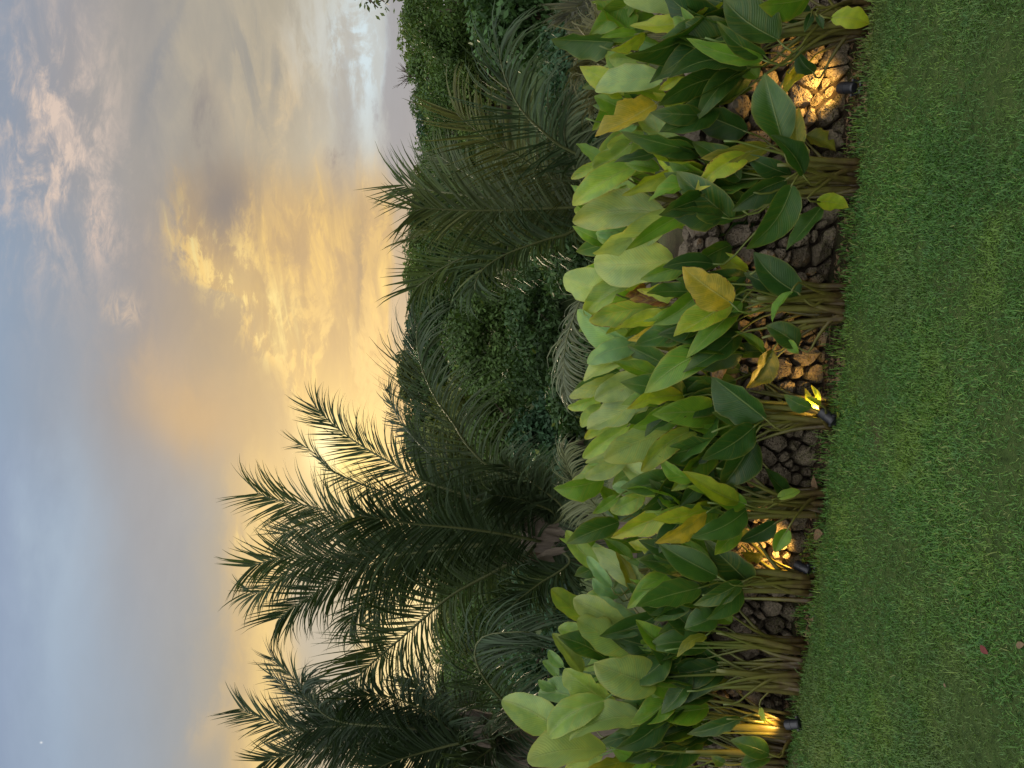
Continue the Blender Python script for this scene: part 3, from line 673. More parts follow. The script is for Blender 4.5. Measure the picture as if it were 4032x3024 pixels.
# ------------------------------------------------------------------ rubble wall
def clip(poly, a, b, c):
    out = []
    for i in range(len(poly)):
        p, q = poly[i], poly[(i+1) % len(poly)]
        dp, dq = a*p[0]+b*p[1]-c, a*q[0]+b*q[1]-c
        if dp <= 0: out.append(p)
        if (dp < 0 < dq) or (dq < 0 < dp):
            t = dp/(dp-dq); out.append((p[0]+(q[0]-p[0])*t, p[1]+(q[1]-p[1])*t))
    return out
def make_wall():
    g = random.Random(17); x0, x1 = -3.0, 2.35
    root = empty('rubble_wall', (0, wall_y(0), -.02)); tag(root, 'low wall of rough coral stones behind the leaf stalks', 'wall')
    pts, tries = [], 0
    while tries < 9000:
        tries += 1; p = (g.uniform(x0, x1), g.uniform(-.03, WALL_H-.02))
        r = .054 if g.random() < .3 else .088 if tries < 2500 else .05
        if all((p[0]-q[0])**2+((p[1]-q[1])*1.15)**2 > (max(r, q[2]*.9))**2 for q in pts): pts.append((p[0], p[1], r))
    polys = []
    for i, p in enumerate(pts):
        poly = [(p[0]-.3, p[1]-.3), (p[0]+.3, p[1]-.3), (p[0]+.3, p[1]+.3), (p[0]-.3, p[1]+.3)]
        for j, q in enumerate(pts):
            if i == j or abs(q[0]-p[0]) > .4 or abs(q[1]-p[1]) > .4: continue
            a, b = q[0]-p[0], q[1]-p[1]; w2 = (p[2]**2-q[2]**2)*.6
            poly = clip(poly, a, b, a*(p[0]+q[0])/2+b*(p[1]+q[1])/2+w2/2)
            if not poly: break
        poly = clip(poly, 0, 1, WALL_H+.02*math.sin(p[0]*9)) if poly else poly
        poly = clip(poly, 0, -1, .04) if poly else poly
        if len(poly) > 2: polys.append((p, poly))
    vis = sorted(polys, key=lambda q: (abs(q[0][0]+.15) > 2.1, abs(q[0][0])))
    rest = Acc()
    for n_, (p, poly) in enumerate(vis):
        ring = []
        m = len(poly)
        for i in range(m):
            a, b = poly[i], poly[(i+1) % m]; L = math.dist(a, b); k = max(1, round(L/.035))
            for j in range(k): ring.append((a[0]+(b[0]-a[0])*(j+.35)/k, a[1]+(b[1]-a[1])*(j+.35)/k))
        if len(ring) < 4: continue
        cx = sum(q[0] for q in ring)/len(ring); cy = sum(q[1] for q in ring)/len(ring)
        rad = sum(math.dist(q, (cx, cy)) for q in ring)/len(ring)
        gap = 1-min(.24, .0075/rad); out = g.uniform(-.03, .03); tx, ty = g.gauss(0, .22), g.gauss(0, .22); dome = g.uniform(.22, .5)
        V, Fa = [], []; k = len(ring)
        def put(s, depth, jit):
            for q in ring:
                nx = cx+(q[0]-cx)*s; ny = cy+(q[1]-cy)*s; nz = mnoise.noise(Vector((nx*24, ny*24, n_)))
                nx += g.gauss(0, jit*rad); ny += g.gauss(0, jit*rad)
                dd = depth+(nx-cx)*tx+(ny-cy)*ty+nz*.022*(1 if s < 1 else .3)
                y = wall_y(nx)+.05*ny/WALL_H+.02-dd-out
                V.append(Vector((nx, y, ny)))
        put(gap, -.07, .02); put(gap, -.012, .08); put(gap*.86, dome*rad*.65, .08); put(gap*.48, dome*rad, .09)
        V.append(Vector((cx, wall_y(cx)+.05*cy/WALL_H+.02-dome*rad*1.05-out, cy)))
        for r_ in range(3):
            for i in range(k): Fa.append((r_*k+i, r_*k+(i+1) % k, (r_+1)*k+(i+1) % k, (r_+1)*k+i))
        for i in range(k): Fa.append((3*k+i, 3*k+(i+1) % k, 4*k))
        if n_ < 298:
            c = Vector((cx, wall_y(cx), cy)); o = mesh_obj('stone', [v-c for v in V], Fa, M_STONE, None, False); o.location = c; rel(o, root)
        else: rest.add(V, Fa)
    if rest.V: o = rel(rest.obj('far_stones', M_STONE, None, False), root); o['kind'] = 'stuff'
    # uneven capping lumps
    x = x0; capn = 0
    while x < x1:
        s = g.uniform(.05, .10); V, Fa = [], []; nu, nv = 9, 6; yy = wall_y(x)+.05+g.uniform(.04, .16)
        for v in range(nv+1):
            th = math.pi*v/nv
            for u in range(nu):
                ph = 2*math.pi*u/nu; d = Vector((math.sin(th)*math.cos(ph), math.sin(th)*math.sin(ph), math.cos(th)))
                r = s*(1+.42*mnoise.noise(d*1.7+Vector((x*9, 0, 0)))); V.append(Vector((d.x*r*1.15, d.y*r, d.z*r*.62)))
        for v in range(nv):
            for u in range(nu): Fa.append((v*nu+u, (v+1)*nu+u, (v+1)*nu+(u+1) % nu, v*nu+(u+1) % nu))
        o = mesh_obj('cap_stone', V, Fa, M_STONE, None, False); o.location = (x, yy, WALL_H+s*.12); rel(o, root); capn += 1
        x += s*g.uniform(1.3, 1.8)
    # dark core behind the stones
    V, Fa = [], []
    for i in range(41):
        xx = x0-.3+(x1-x0+.6)*i/40
        for yy, z in ((.075, -.1), (.115, WALL_H-.03), (.115+WALL_T, WALL_H-.03), (.075+WALL_T, -.1)): V.append(Vector((xx, wall_y(xx)+yy, z)))
    for i in range(40):
        for k in range(4): Fa.append((i*4+k, i*4+(k+1) % 4, i*4+4+(k+1) % 4, i*4+4+k))
    rel(mesh_obj('core', V, Fa, M_MORTAR, None, False), root)
make_wall()

# ------------------------------------------------------------------ garden spotlights
def cyl(p0, p1, prof, sides=20):
    """a turned body along p0-p1, prof: (fraction, radius)"""
    ax = (p1-p0); pts = [p0+ax*f for f, _ in prof]
    V, Fa = [], []; t = ax.normalized(); a = t.orthogonal().normalized(); b = t.cross(a)
    for p, (f, r) in zip(pts, prof):
        for k in range(sides):
            an = 2*math.pi*k/sides; V.append(p+(a*math.cos(an)+b*math.sin(an))*r)
    n = len(prof)
    for i in range(n-1):
        for k in range(sides): Fa.append((i*sides+k, i*sides+(k+1) % sides, (i+1)*sides+(k+1) % sides, (i+1)*sides+k))
    Fa.append(tuple(range(sides-1, -1, -1))); Fa.append(tuple(range((n-1)*sides, n*sides)))
    return V, Fa
def spotlight(foot, aim, watts, label, size=75, ln=.085, r=.026):
    foot = Vector(foot); root = empty('garden_spotlight', foot); tag(root, label, 'spotlight', 'garden spotlights along the wall')
    d = (Vector(aim)-foot).normalized(); piv = foot+Vector((0, 0, .035)); p0 = piv-d*ln*.18; p1 = piv+d*ln*.82
    V, Fa = cyl(p0, p1, [(0, r*.45), (.02, r*.8), (.10, r*.95), (.55, r), (.56, r*1.06), (.93, r*1.06), (1, r*1.0), (1.0, r*.86), (.9, r*.84)])
    Fa = Fa[:-1]; rel(mesh_obj('housing', V, Fa, M_BLACK, None, False), root)
    V, Fa = cyl(p0+d*ln*.86, p0+d*ln*.9, [(0, r*.83), (1, r*.83)]); rel(mesh_obj('lens', V, Fa, M_LENS, None, False), root)
    s_ = d.cross(Vector((0, 0, 1))).normalized(); ac = Acc()
    for q in (-1, 1):
        e = piv+s_*q*(r*1.2); ac.add(*tube([foot+s_*q*r*.9+Vector((0, 0, .004)), e-Vector((0, 0, .012)), e], [.005, .005, .005], 5))
        ac.add(*cyl(e-s_*q*.004, e+s_*q*.006, [(0, .008), (1, .008)], 10))
    ac.add(*tube([foot+s_*-r, foot+s_*r], [.006, .006], 5)); rel(ac.obj('bracket', M_BLACK, None, False), root)
    V, Fa = tube([foot+Vector((0, 0, .006)), foot-Vector((0, 0, .12))], [.011, .003], 6); rel(mesh_obj('stake', V, Fa, M_BLACK, None, False), root)
    L = bpy.data.lights.new('lamp_light', 'SPOT'); L.energy = watts; L.color = (1, .56, .14); L.spot_size = math.radians(size); L.spot_blend = .7; L.shadow_soft_size = .02
    lo = bpy.data.objects.new('lamp_light', L); COL.objects.link(lo); lo.location = p1+d*.006; lo.rotation_euler = (-d).to_track_quat('Z', 'Y').to_euler(); rel(lo, root)
    return root
def on_ground(x, y, z=0.0):
    d = F*(CAM_H-z)/(x-2016.0); return P(x, y, d)
def wp(x, y, off=0.0):
    """the point of the wall's face seen at (x, y)"""
    d = 3.8
    for _ in range(12): d = wall_y((1512-y)/F*d)+.03+off
    return P(x, y, d)
spotlight(on_ground(3385, 345), wp(3215, 350), 14, 'black spotlight lighting the stones at the right end of the wall', 115)
spotlight(on_ground(3304, 1655), wp(3085, 1490)+Vector((0, -.05, 0)), 28, 'black spotlight glowing against stalks, nearest the middle of the bed', 105)
spotlight(on_ground(3205, 2245), wp(3010, 2150), 22, 'black spotlight before the most brightly lit patch of wall', 115)
spotlight(on_ground(3165, 2850), wp(2830, 2840)+Vector((0, -.12, 0)), 12, 'black spotlight half hidden between stalks at the left end', 80)

# ------------------------------------------------------------------ broad-leaved plants
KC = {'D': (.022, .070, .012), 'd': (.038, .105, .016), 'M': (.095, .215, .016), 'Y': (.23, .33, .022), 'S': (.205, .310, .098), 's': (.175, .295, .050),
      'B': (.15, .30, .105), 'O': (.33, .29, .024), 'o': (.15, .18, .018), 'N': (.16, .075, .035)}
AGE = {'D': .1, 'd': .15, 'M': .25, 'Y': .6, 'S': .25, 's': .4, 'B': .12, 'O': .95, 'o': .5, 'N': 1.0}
def edge_depth(y):
    d = 3.7
    for _ in range(12): d = edge_y((1512-y)/F*d)
    return d
def leaf_mesh(Bp, Tp, hw, N, g, fold, bulge, blunt, tear, sway):
    a = Tp-Bp; L = a.length; ah = a/L; N = (N-ah*N.dot(ah)).normalized(); s = ah.cross(N)
    nt_, nc = 13, 9; V, uv, Fa = [], [], []
    ph, fr = g.uniform(0, 6), g.uniform(2, 4); amp = g.uniform(.03, .10)
    lobe = g.uniform(-.10, .10); tw = g.gauss(0, .55); s0_, N0_ = s, N
    mx = max((i/200)**(.56 if blunt else .62)*(1-i/200)**(.60 if blunt else .92) for i in range(1, 200))
    tears = [(g.uniform(.25, .85), g.choice((-1, 1)), g.uniform(.15, .5)) for _ in range(tear)]
    for i in range(nt_):
        t = i/(nt_-1); tt = .5-.5*math.cos(math.pi*t)
        pr = (max(tt, 1e-5)**(.56 if blunt else .62)*max(1-tt, 0)**(.60 if blunt else .92))/mx if 0 < i < nt_-1 else 0
        an_ = tw*(tt-.3); s, N = s0_*math.cos(an_)+N0_*math.sin(an_), N0_*math.cos(an_)-s0_*math.sin(an_)
        mid = Bp+a*tt+N0_*(bulge*L*4*tt*(1-tt))+s0_*(sway*L*math.sin(math.pi*tt))
        for j in range(nc):
            c = -1+2*j/(nc-1); w_ = hw*pr*(1+lobe*math.sin(7*tt+ph+c))
            for t0, sg, dp in tears:
                if c*sg > .4: w_ *= 1-dp*max(0, 1-abs(tt-t0)/.07)*(abs(c)-.4)/.6
            asym = 1+.14*(1 if c > 0 else -1)*math.sin(ph)
            off = fold*abs(c)*w_+N.length*amp*L*.5*math.sin(fr*math.pi*tt*2+ph+(2 if c > 0 else 0))*c*c*pr-.35*abs(fold)*w_*c*c
            V.append(mid+s*c*w_*asym+N*off); uv.append((j/(nc-1), tt))
    for i in range(nt_-1):
        for j in range(nc-1):
            q = (i*nc+j, i*nc+j+1, (i+1)*nc+j+1, (i+1)*nc+j)
            if i == 0: q = (0, q[2], q[3])
            elif i == nt_-2: q = (q[0], q[1], q[2]) if True else q
            Fa.append(q)
    return V, Fa, uv
class Clump:
    def __init__(s, name, base, label, group, spread=.07):
        s.base = Vector(base); s.root = empty(name, base); tag(s.root, label, 'plant', group); s.spread = spread; s.n = 0; s.g = random.Random(hash(label) % 9999 if False else len(label)*31)
CL_F, CL_B = [], []
def stalk(cl, end, ah, L, g, thick=1.0, name='stalk'):
    b = cl.base; an = g.uniform(0, 6.28); r = cl.spread*math.sqrt(g.random())
    b0 = b+Vector((math.cos(an)*r*1.2+(end.x-b.x)*.08, math.sin(an)*r*.6, -.02)); h = end.z-b0.z
    top = end-ah*min(.28*L, .12)
    m1 = b0.lerp(top, .35)+Vector(((b0.x-top.x)*.16, 0, abs(h)*.08)); m2 = b0.lerp(top, .72)+Vector(((b0.x-top.x)*.10, 0, abs(h)*.05))
    pts = spline([b0, m1, m2, top, end+ah*.02], 12)
    rad = [(.0165-.0118*min(1, i/8))*thick for i in range(12)]; rad[0] *= 1.2
    V, Fa = tube(pts, rad, 6, .55)
    o = mesh_obj(name, [v-b for v in V], Fa, M_STEM, None, True, attr=[min(1, (i//6)/11*max(.35, min(1, h/.9))) for i in range(len(V))]); o.parent = cl.root
    return o
def leaf(cl, Bp, Tp, appw, kind, g, roll=None, tear=0, blunt=None, stem=True, fold=None, bulge=None, mult=1.0):
    a = Tp-Bp; L = a.length; ah = a/L; mid = (Bp+Tp)/2; view = (mid-Vector((0, 0, CAM_H))).normalized()
    N = -view; N = (N-ah*N.dot(ah)).normalized()
    if roll is None: roll = g.gauss(0, 28)
    roll = math.radians(max(-55, min(55, roll)))
    N = (N*math.cos(roll)+ah.cross(N)*math.sin(roll)).normalized()
    hw = appw/2/max(.55, math.cos(roll))
    if blunt is None: blunt = kind in 'SsB'
    fold = g.uniform(.25, .85) if fold is None else fold; bulge = g.uniform(-.03, .13) if bulge is None else bulge
    V, Fa, uv = leaf_mesh(Bp, Tp, hw, N, g, fold, bulge, blunt, tear, g.uniform(-.09, .09))
    o = mesh_obj('leaf', [v-cl.base for v in V], Fa, M_LEAF, cl.root, True, uv)
    c = KC[kind]; v = g.uniform(.85, 1.18)*mult; h = g.uniform(-.06, .06)
    o.color = (c[0]*v*(1+h), c[1]*v, c[2]*v*(1-h), min(1, max(0, AGE[kind]*g.uniform(.5, 1.4))))
    if stem: stalk(cl, Bp, ah, L, g)
    cl.n += 1; return o
GF, GB = 'leafy clumps along the foot of the wall', 'leafy clumps behind the wall'
for (x, y, lb) in [(3400, 60, 'green broad-leaved clump at the right edge, next to a small pale drooping leaf'),
                   (3395, 690, 'big glossy broad-leaved clump left of the lit stones at the right'),
                   (3345, 1180, 'broad-leaved clump with one large orange-yellow leaf above bare stalks'),
                   (3285, 1640, 'dark green clump growing over the glowing middle spotlight'),
                   (3240, 1985, 'clump with bright upright leaves left of the bare unlit stones'),
                   (3195, 2300, 'clump with golden lit stalk base beside the brightest patch of wall'),
                   (3160, 2560, 'thin shaded clump with few leaves, third from the left end'),
                   (3180, 2700, 'tall many-stalked clump with large pale leaves, second from the left end'),
                   (3120, 2890, 'tallest clump, with one flat stalk lit orange from below at the left end'),
                   (3105, 2990, 'shaded clump of brown stalks cut by the left edge')]:
    p = on_ground(x, y); p.y += .07 if 'glowing' in lb else 0; CL_F.append(Clump('broad_leaved_plant', (p.x, max(p.y, edge_y(p.x)+.03), -.015), lb, GF))
for (y, dd, lb) in [(80, .8, 'clump with yellowing leaves behind the wall at the far right'), (420, .85, 'pale and yellow-leaved clump behind the wall, second from the right'),
                    (780, .8, 'pale waxy clump behind the wall above the big glossy clump'), (1080, .9, 'clump of very broad rounded pale leaves behind the bare wall top'),
                    (1450, .85, 'pale crowded clump behind the wall below the silvery palm frond'), (1800, .85, 'pale overlapping leaves behind the wall right of the brown palm trunk'),
                    (2180, .8, 'grey-green torn leaves behind the wall in front of the brown palm trunk'), (2520, .8, 'pale clump behind the wall left of the brown palm trunk'),
                    (2800, .75, 'very tall pale clump behind the wall at the left end')]:
    d = edge_depth(y)+dd; p = P(2800, y, d); CL_B.append(Clump('broad_leaved_plant', (p.x, p.y, ground_z(p.x, p.y)), lb, GB, .12))
Q1, Q2, Q3 = ((2100, 0), 1.58), ((2100, 900), 1.508), ((1900, 1900), 1.476)
# base x, y, tip x, y, width, kind, layer (0 front .. 9 back) [, roll]
T1 = [(1180, 80, 570, 345, 190, 'D', 3), (950, 120, 600, 160, 125, 'Y', 6), (930, 20, 560, 0, 150, 'S', 8), (1180, 30, 945, 130, 75, 'Y', 3), (1500, 230, 1180, -10, 240, 'd', 1),
 (1700, -10, 1400, 30, 150, 'M', 1), (1420, 330, 1140, 130, 105, 'd', 1), (1395, 360, 950, 235, 115, 'M', 1), (1290, 425, 840, 485, 165, 'D', 2), (1180, 200, 720, 520, 170, 'D', 3),
 (1340, 440, 920, 650, 135, 'D', 3), (1390, 450, 1120, 680, 150, 'D', 4), (715, 505, 382, 562, 175, 'S', 6), (500, 560, 287, 412, 150, 'Y', 7), (680, 690, 383, 850, 165, 'O', 6),
 (760, 610, 515, 560, 110, 'Y', 7), (940, 800, 742, 575, 115, 'Y', 5), (1300, 810, 945, 668, 190, 'D', 3), (1130, 910, 920, 750, 80, 'Y', 4), (990, 930, 543, 815, 120, 'd', 3),
 (880, 850, 640, 720, 115, 'S', 6), (1440, 920, 1040, 985, 125, 'o', 2), (1545, 860, 1438, 452, 235, 'd', 0, 12), (1665, 1068, 1475, 840, 135, 'D', 0), (1680, 1010, 1650, 665, 125, 'o', 2),
 (1700, 410, 1548, 592, 110, 'Y', 3), (1710, 850, 1882, 942, 110, 'o', 3), (1868, 112, 2092, 147, 135, 'Y', 0, 5), (1775, 1255, 1962, 1292, 115, 'Y', 0, 5), (1775, 1310, 1573, 1557, 110, 'd', 1),
 (1590, 1180, 1318, 1552, 195, 'd', 0), (1550, 1130, 1233, 1312, 150, 'D', 1), (1485, 1100, 1295, 1090, 105, 'Y', 3), (1580, 1080, 1310, 960, 125, 'D', 2), (1310, 980, 1003, 1200, 150, 'Y', 2),
 (1040, 1060, 724, 908, 170, 'Y', 3), (1130, 1000, 978, 900, 85, 'D', 4), (740, 960, 498, 1012, 75, 'D', 5), (740, 1050, 565, 1015, 85, 'M', 5), (880, 1110, 548, 1217, 115, 'Y', 4),
 (1020, 1110, 714, 1252, 140, 'M', 3), (560, 920, 368, 1042, 130, 's', 7), (410, 980, 265, 895, 90, 'B', 8), (420, 1040, 233, 1112, 70, 's', 7), (430, 1080, 338, 1132, 70, 'B', 8),
 (560, 1080, 243, 1278, 165, 's', 6), (700, 1345, 243, 1380, 235, 'S', 6, 8), (770, 1370, 368, 1575, 185, 'S', 5), (1080, 1270, 573, 1557, 115, 'M', 3), (1150, 1200, 808, 1386, 110, 'M', 4),
 (1170, 1270, 860, 1420, 95, 'M', 4), (540, 1430, 388, 1455, 95, 'B', 8), (1280, 1210, 1130, 1155, 85, 'd', 5), (1240, 1330, 1040, 1482, 120, 'd', 4), (1330, 1380, 1180, 1580, 120, 'D', 4),
 (1740, 440, 1640, 305, 100, 'D', 2), (1730, 90, 1688, 203, 55, 'D', 1), (1770, 100, 1803, 182, 45, 'D', 1), (1090, 0, 938, 30, 60, 'N', 5), (600, 215, 418, 235, 55, 'M', 7), (650, 230, 478, 312, 80, 'Y', 7),
 (1560, 60, 1430, 200, 150, 'D', 4), (1700, 120, 1560, 30, 140, 'D', 3), (900, 480, 780, 560, 90, 'Y', 6), (620, 380, 470, 360, 120, 's', 8), (620, 780, 520, 800, 90, 'B', 8), (700, 700, 610, 630, 80, 'B', 8)]
T2 = [(730, 190, 358, 205, 290, 'S', 5, 5), (430, 370, 178, 285, 205, 'S', 7, 5), (560, 350, 300, 512, 115, 's', 6), (640, 490, 330, 547, 130, 's', 5), (560, 660, 263, 480, 135, 'B', 7),
 (560, 540, 428, 627, 55, 'Y', 6), (640, 350, 543, 402, 75, 'N', 6), (760, 440, 570, 420, 85, 'N', 5), (880, 230, 633, 302, 110, 'M', 4), (900, 340, 613, 362, 120, 'Y', 4),
 (1160, 430, 885, 225, 225, 'O', 0, 8), (1260, 240, 1070, 130, 110, 'Y', 3), (1070, 200, 955, 180, 60, 'Y', 5), (1560, 370, 1308, 140, 190, 'D', 1), (1540, 380, 1248, 262, 150, 'D', 2),
 (1150, 440, 832, 642, 190, 'Y', 1), (1215, 460, 908, 772, 135, 'M', 2), (960, 450, 650, 552, 95, 'M', 4), (740, 540, 508, 592, 105, 'Y', 4), (880, 500, 560, 545, 75, 'Y', 5), (700, 600, 558, 665, 65, 'O', 5),
 (1530, 385, 1420, 557, 55, 'M', 0), (1560, 690, 1380, 575, 145, 'd', 1), (560, 720, 318, 800, 135, 'B', 6), (610, 770, 298, 907, 150, 'S', 6), (780, 800, 558, 690, 150, 'd', 5),
 (1070, 720, 658, 978, 195, 'M', 2, 5), (700, 870, 468, 790, 105, 'M', 4), (430, 900, 213, 1002, 100, 'S', 7), (370, 1000, 203, 1062, 75, 's', 8), (640, 920, 363, 1013, 165, 'S', 5),
 (640, 1000, 318, 1192, 190, 'S', 5), (400, 1080, 283, 1178, 85, 's', 7), (870, 1000, 553, 1072, 115, 'Y', 3), (480, 1170, 303, 1247, 85, 's', 7), (700, 1070, 518, 1142, 95, 'd', 5),
 (890, 1040, 588, 1182, 155, 'M', 3), (1000, 1080, 783, 1202, 95, 'M', 3), (1355, 1110, 1062, 880, 210, 'D', 1), (1110, 890, 1040, 825, 65, 'M', 4), (1090, 960, 983, 987, 65, 'Y', 4), (1310, 600, 1078, 692, 120, 'd', 4),
 (1370, 730, 1138, 742, 100, 'd', 3), (1360, 730, 1193, 610, 55, 'M', 2), (1410, 740, 1263, 948, 140, 'o', 2), (1510, 670, 1575, 742, 65, 'M', 1), (1340, 1170, 1058, 1090, 95, 'd', 2),
 (1170, 1190, 918, 1180, 75, 'M', 3), (1290, 1190, 998, 1372, 170, 'D', 1), (1290, 1270, 1118, 1532, 180, 'D', 1), (1050, 1250, 853, 1382, 110, 'D', 3), (750, 1240, 418, 1372, 200, 'S', 4),
 (510, 1210, 293, 1362, 105, 's', 6), (560, 1290, 308, 1392, 85, 'S', 7), (510, 1380, 308, 1482, 110, 'S', 6), (960, 1200, 638, 1442, 130, 's', 3), (800, 1510, 513, 1380, 135, 'S', 5),
 (1195, 1610, 883, 1440, 125, 'Y', 1), (960, 1480, 748, 1348, 85, 'M', 2), (900, 1620, 570, 1560, 120, 's', 4), (590, 1560, 470, 1530, 85, 'B', 7), (1030, 1430, 950, 1340, 65, 'Y', 3),
 (1450, 1600, 1238, 1530, 100, 'D', 3), (1500, 1560, 1370, 1420, 95, 'D', 2), (1460, 1600, 1583, 1555, 65, 's', 0), (1640, 1060, 1488, 985, 90, 'd', 1), (1700, 1045, 1618, 998, 40, 'Y', 0), (480, 80, 380, 40, 90, 'B', 8),
 (880, 640, 720, 700, 100, 'o', 5), (1100, 820, 950, 720, 120, 'd', 5), (1000, 900, 880, 880, 120, 'D', 5), (1300, 850, 1180, 830, 100, 'd', 4), (1300, 480, 1130, 330, 110, 'd', 4), (1180, 560, 1060, 470, 110, 'd', 4)]
T3 = [(760, 100, 638, 182, 65, 'M', 6), (900, 90, 743, 167, 110, 's', 6), (1165, 105, 828, 38, 125, 'M', 3), (1510, 120, 1188, 28, 130, 'M', 1), (1300, 130, 983, 217, 105, 'Y', 2),
 (1060, 200, 743, 322, 150, 'Y', 4), (1090, 210, 900, 312, 105, 'S', 5), (1280, 190, 1003, 352, 110, 'O', 1), (1510, 170, 1213, 322, 150, 'd', 1), (1480, 260, 1348, 422, 110, 'M', 1),
 (1690, 240, 1490, 342, 100, 'D', 1), (1770, 280, 1698, 407, 92, 'M', 0), (1340, 530, 1018, 350, 170, 'd', 1), (1160, 520, 908, 450, 145, 'D', 3), (1520, 550, 1285, 325, 165, 'D', 2),
 (1320, 480, 1120, 308, 90, 'M', 2), (1240, 620, 888, 722, 155, 'd', 2), (1490, 590, 1223, 712, 110, 'd', 1), (1490, 630, 1298, 795, 110, 'd', 1), (1230, 700, 968, 772, 75, 'D', 3), (1340, 590, 1140, 540, 85, 'M', 3),
 (880, 580, 636, 378, 155, 'S', 5, 5), (720, 570, 608, 428, 75, 'B', 6), (860, 590, 772, 398, 75, 'o', 5), (1030, 390, 848, 348, 110, 'Y', 4), (760, 640, 638, 558, 85, 'B', 7),
 (1000, 570, 848, 555, 45, 'M', 4), (590, 790, 398, 618, 100, 's', 6), (770, 800, 528, 672, 155, 'S', 5), (850, 790, 678, 668, 140, 'B', 6), (830, 950, 548, 795, 175, 'S', 4),
 (940, 800, 678, 892, 120, 'd', 4), (985, 880, 938, 795, 55, 'M', 4), (1350, 780, 1173, 850, 150, 'd', 2), (670, 1010, 438, 895, 150, 'd', 5), (540, 1060, 403, 878, 95, 'S', 6), (570, 860, 438, 850, 95, 's', 7),
 (420, 1110, 348, 1035, 65, 'B', 8), (450, 1050, 383, 975, 65, 'B', 8), (985, 1172, 648, 1045, 255, 'S', 2, 5), (700, 1250, 473, 1085, 175, 's', 4), (590, 1285, 323, 1225, 155, 'B', 6), (400, 1190, 322, 1150, 55, 'B', 7),
 (400, 1430, 113, 1262, 205, 'S', 5, 5), (690, 1280, 383, 1472, 180, 's', 3), (910, 1380, 503, 1502, 180, 'S', 2), (690, 1560, 258, 1612, 195, 'S', 2), (960, 1160, 1248, 1190, 115, 'M', 2),
 (1290, 1310, 943, 1320, 155, 'M', 2), (1250, 1390, 1018, 1502, 110, 'M', 3), (1480, 1375, 1188, 1462, 85, 'd', 1), (890, 1590, 608, 1660, 105, 'o', 3), (1010, 1480, 858, 1320, 85, 'o', 4), (960, 1440, 658, 1532, 115, 'd', 4),
 (650, 1600, 478, 1665, 85, 's', 4), (1290, 900, 1128, 1015, 65, 'o', 1), (1180, 1060, 958, 928, 120, 'd', 3), (1300, 850, 1018, 882, 110, 'd', 3), (1650, 1570, 1438, 1498, 120, 'd', 0), (1660, 1600, 1498, 1645, 100, 'd', 0),
 (1400, 1630, 1328, 1590, 60, 'd', 1), (1440, 1170, 1308, 1150, 65, 'Y', 3), (1620, 1312, 1647, 1402, 38, 'Y', 1), (1090, 1240, 900, 1300, 90, 's', 4), (1550, 300, 1420, 380, 80, 'o', 2), (1620, 430, 1500, 400, 70, 'o', 2),
 (900, 1000, 780, 900, 110, 'd', 5), (1150, 800, 1000, 760, 110, 'D', 5), (1180, 650, 1050, 560, 110, 'D', 5), (1100, 430, 980, 400, 100, 'd', 5), (1300, 1250, 1180, 1150, 100, 'd', 4), (1120, 1560, 960, 1600, 110, 'd', 4)]
gl = random.Random(3)
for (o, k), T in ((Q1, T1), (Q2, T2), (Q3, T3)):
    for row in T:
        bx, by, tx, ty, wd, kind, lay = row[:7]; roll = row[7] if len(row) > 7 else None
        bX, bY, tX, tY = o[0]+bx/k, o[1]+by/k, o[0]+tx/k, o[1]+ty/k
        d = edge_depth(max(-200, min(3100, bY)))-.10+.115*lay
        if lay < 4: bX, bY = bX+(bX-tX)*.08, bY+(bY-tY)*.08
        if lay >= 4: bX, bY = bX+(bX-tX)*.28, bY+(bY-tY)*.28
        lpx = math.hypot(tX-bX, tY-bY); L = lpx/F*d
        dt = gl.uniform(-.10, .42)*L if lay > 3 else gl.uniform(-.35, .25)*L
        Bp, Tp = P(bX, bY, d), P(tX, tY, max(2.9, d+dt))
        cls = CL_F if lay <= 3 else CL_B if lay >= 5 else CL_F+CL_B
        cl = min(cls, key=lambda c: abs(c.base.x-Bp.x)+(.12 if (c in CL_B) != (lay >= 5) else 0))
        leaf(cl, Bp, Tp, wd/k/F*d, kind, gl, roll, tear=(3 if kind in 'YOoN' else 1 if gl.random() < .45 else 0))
OPEN = [(3090, 3340, 200, 580), (3000, 3260, 1370, 1570), (2880, 3200, 2070, 2270), (3000, 3340, 840, 1060), (2920, 3190, 1750, 1940), (2960, 3160, 2340, 2520), (2720, 2860, 870, 1000), (2850, 3120, 2640, 2930)]
def covers(q):
    """whether a leaf there would hide stones or lit stalks that the photograph shows bare"""
    y = 1512-q.x/q.y*F; x = 2016+(CAM_H-q.z)/q.y*F
    return any(a <= x <= b and c <= y <= e for a, b, c, e in OPEN)
# more leaves deeper inside the clumps and behind them
gx = random.Random(77)
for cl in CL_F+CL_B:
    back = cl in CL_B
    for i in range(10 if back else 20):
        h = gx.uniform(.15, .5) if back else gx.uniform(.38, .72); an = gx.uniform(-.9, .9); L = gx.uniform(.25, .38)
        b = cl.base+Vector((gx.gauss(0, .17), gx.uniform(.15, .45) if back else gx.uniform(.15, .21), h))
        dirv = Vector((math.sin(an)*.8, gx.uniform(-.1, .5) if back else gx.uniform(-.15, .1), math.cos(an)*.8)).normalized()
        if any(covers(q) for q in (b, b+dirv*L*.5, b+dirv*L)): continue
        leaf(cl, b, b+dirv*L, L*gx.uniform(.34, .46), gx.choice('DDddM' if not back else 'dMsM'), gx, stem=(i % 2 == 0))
    for i in range(3 if not back else 1):           # bare and cut stalks
        e = cl.base+Vector((gx.gauss(0, .10), gx.gauss(.03, .05), gx.uniform(.3, .75))); stalk(cl, e, Vector((gx.gauss(0, .2), 0, 1)).normalized(), .2, gx, 1.15)

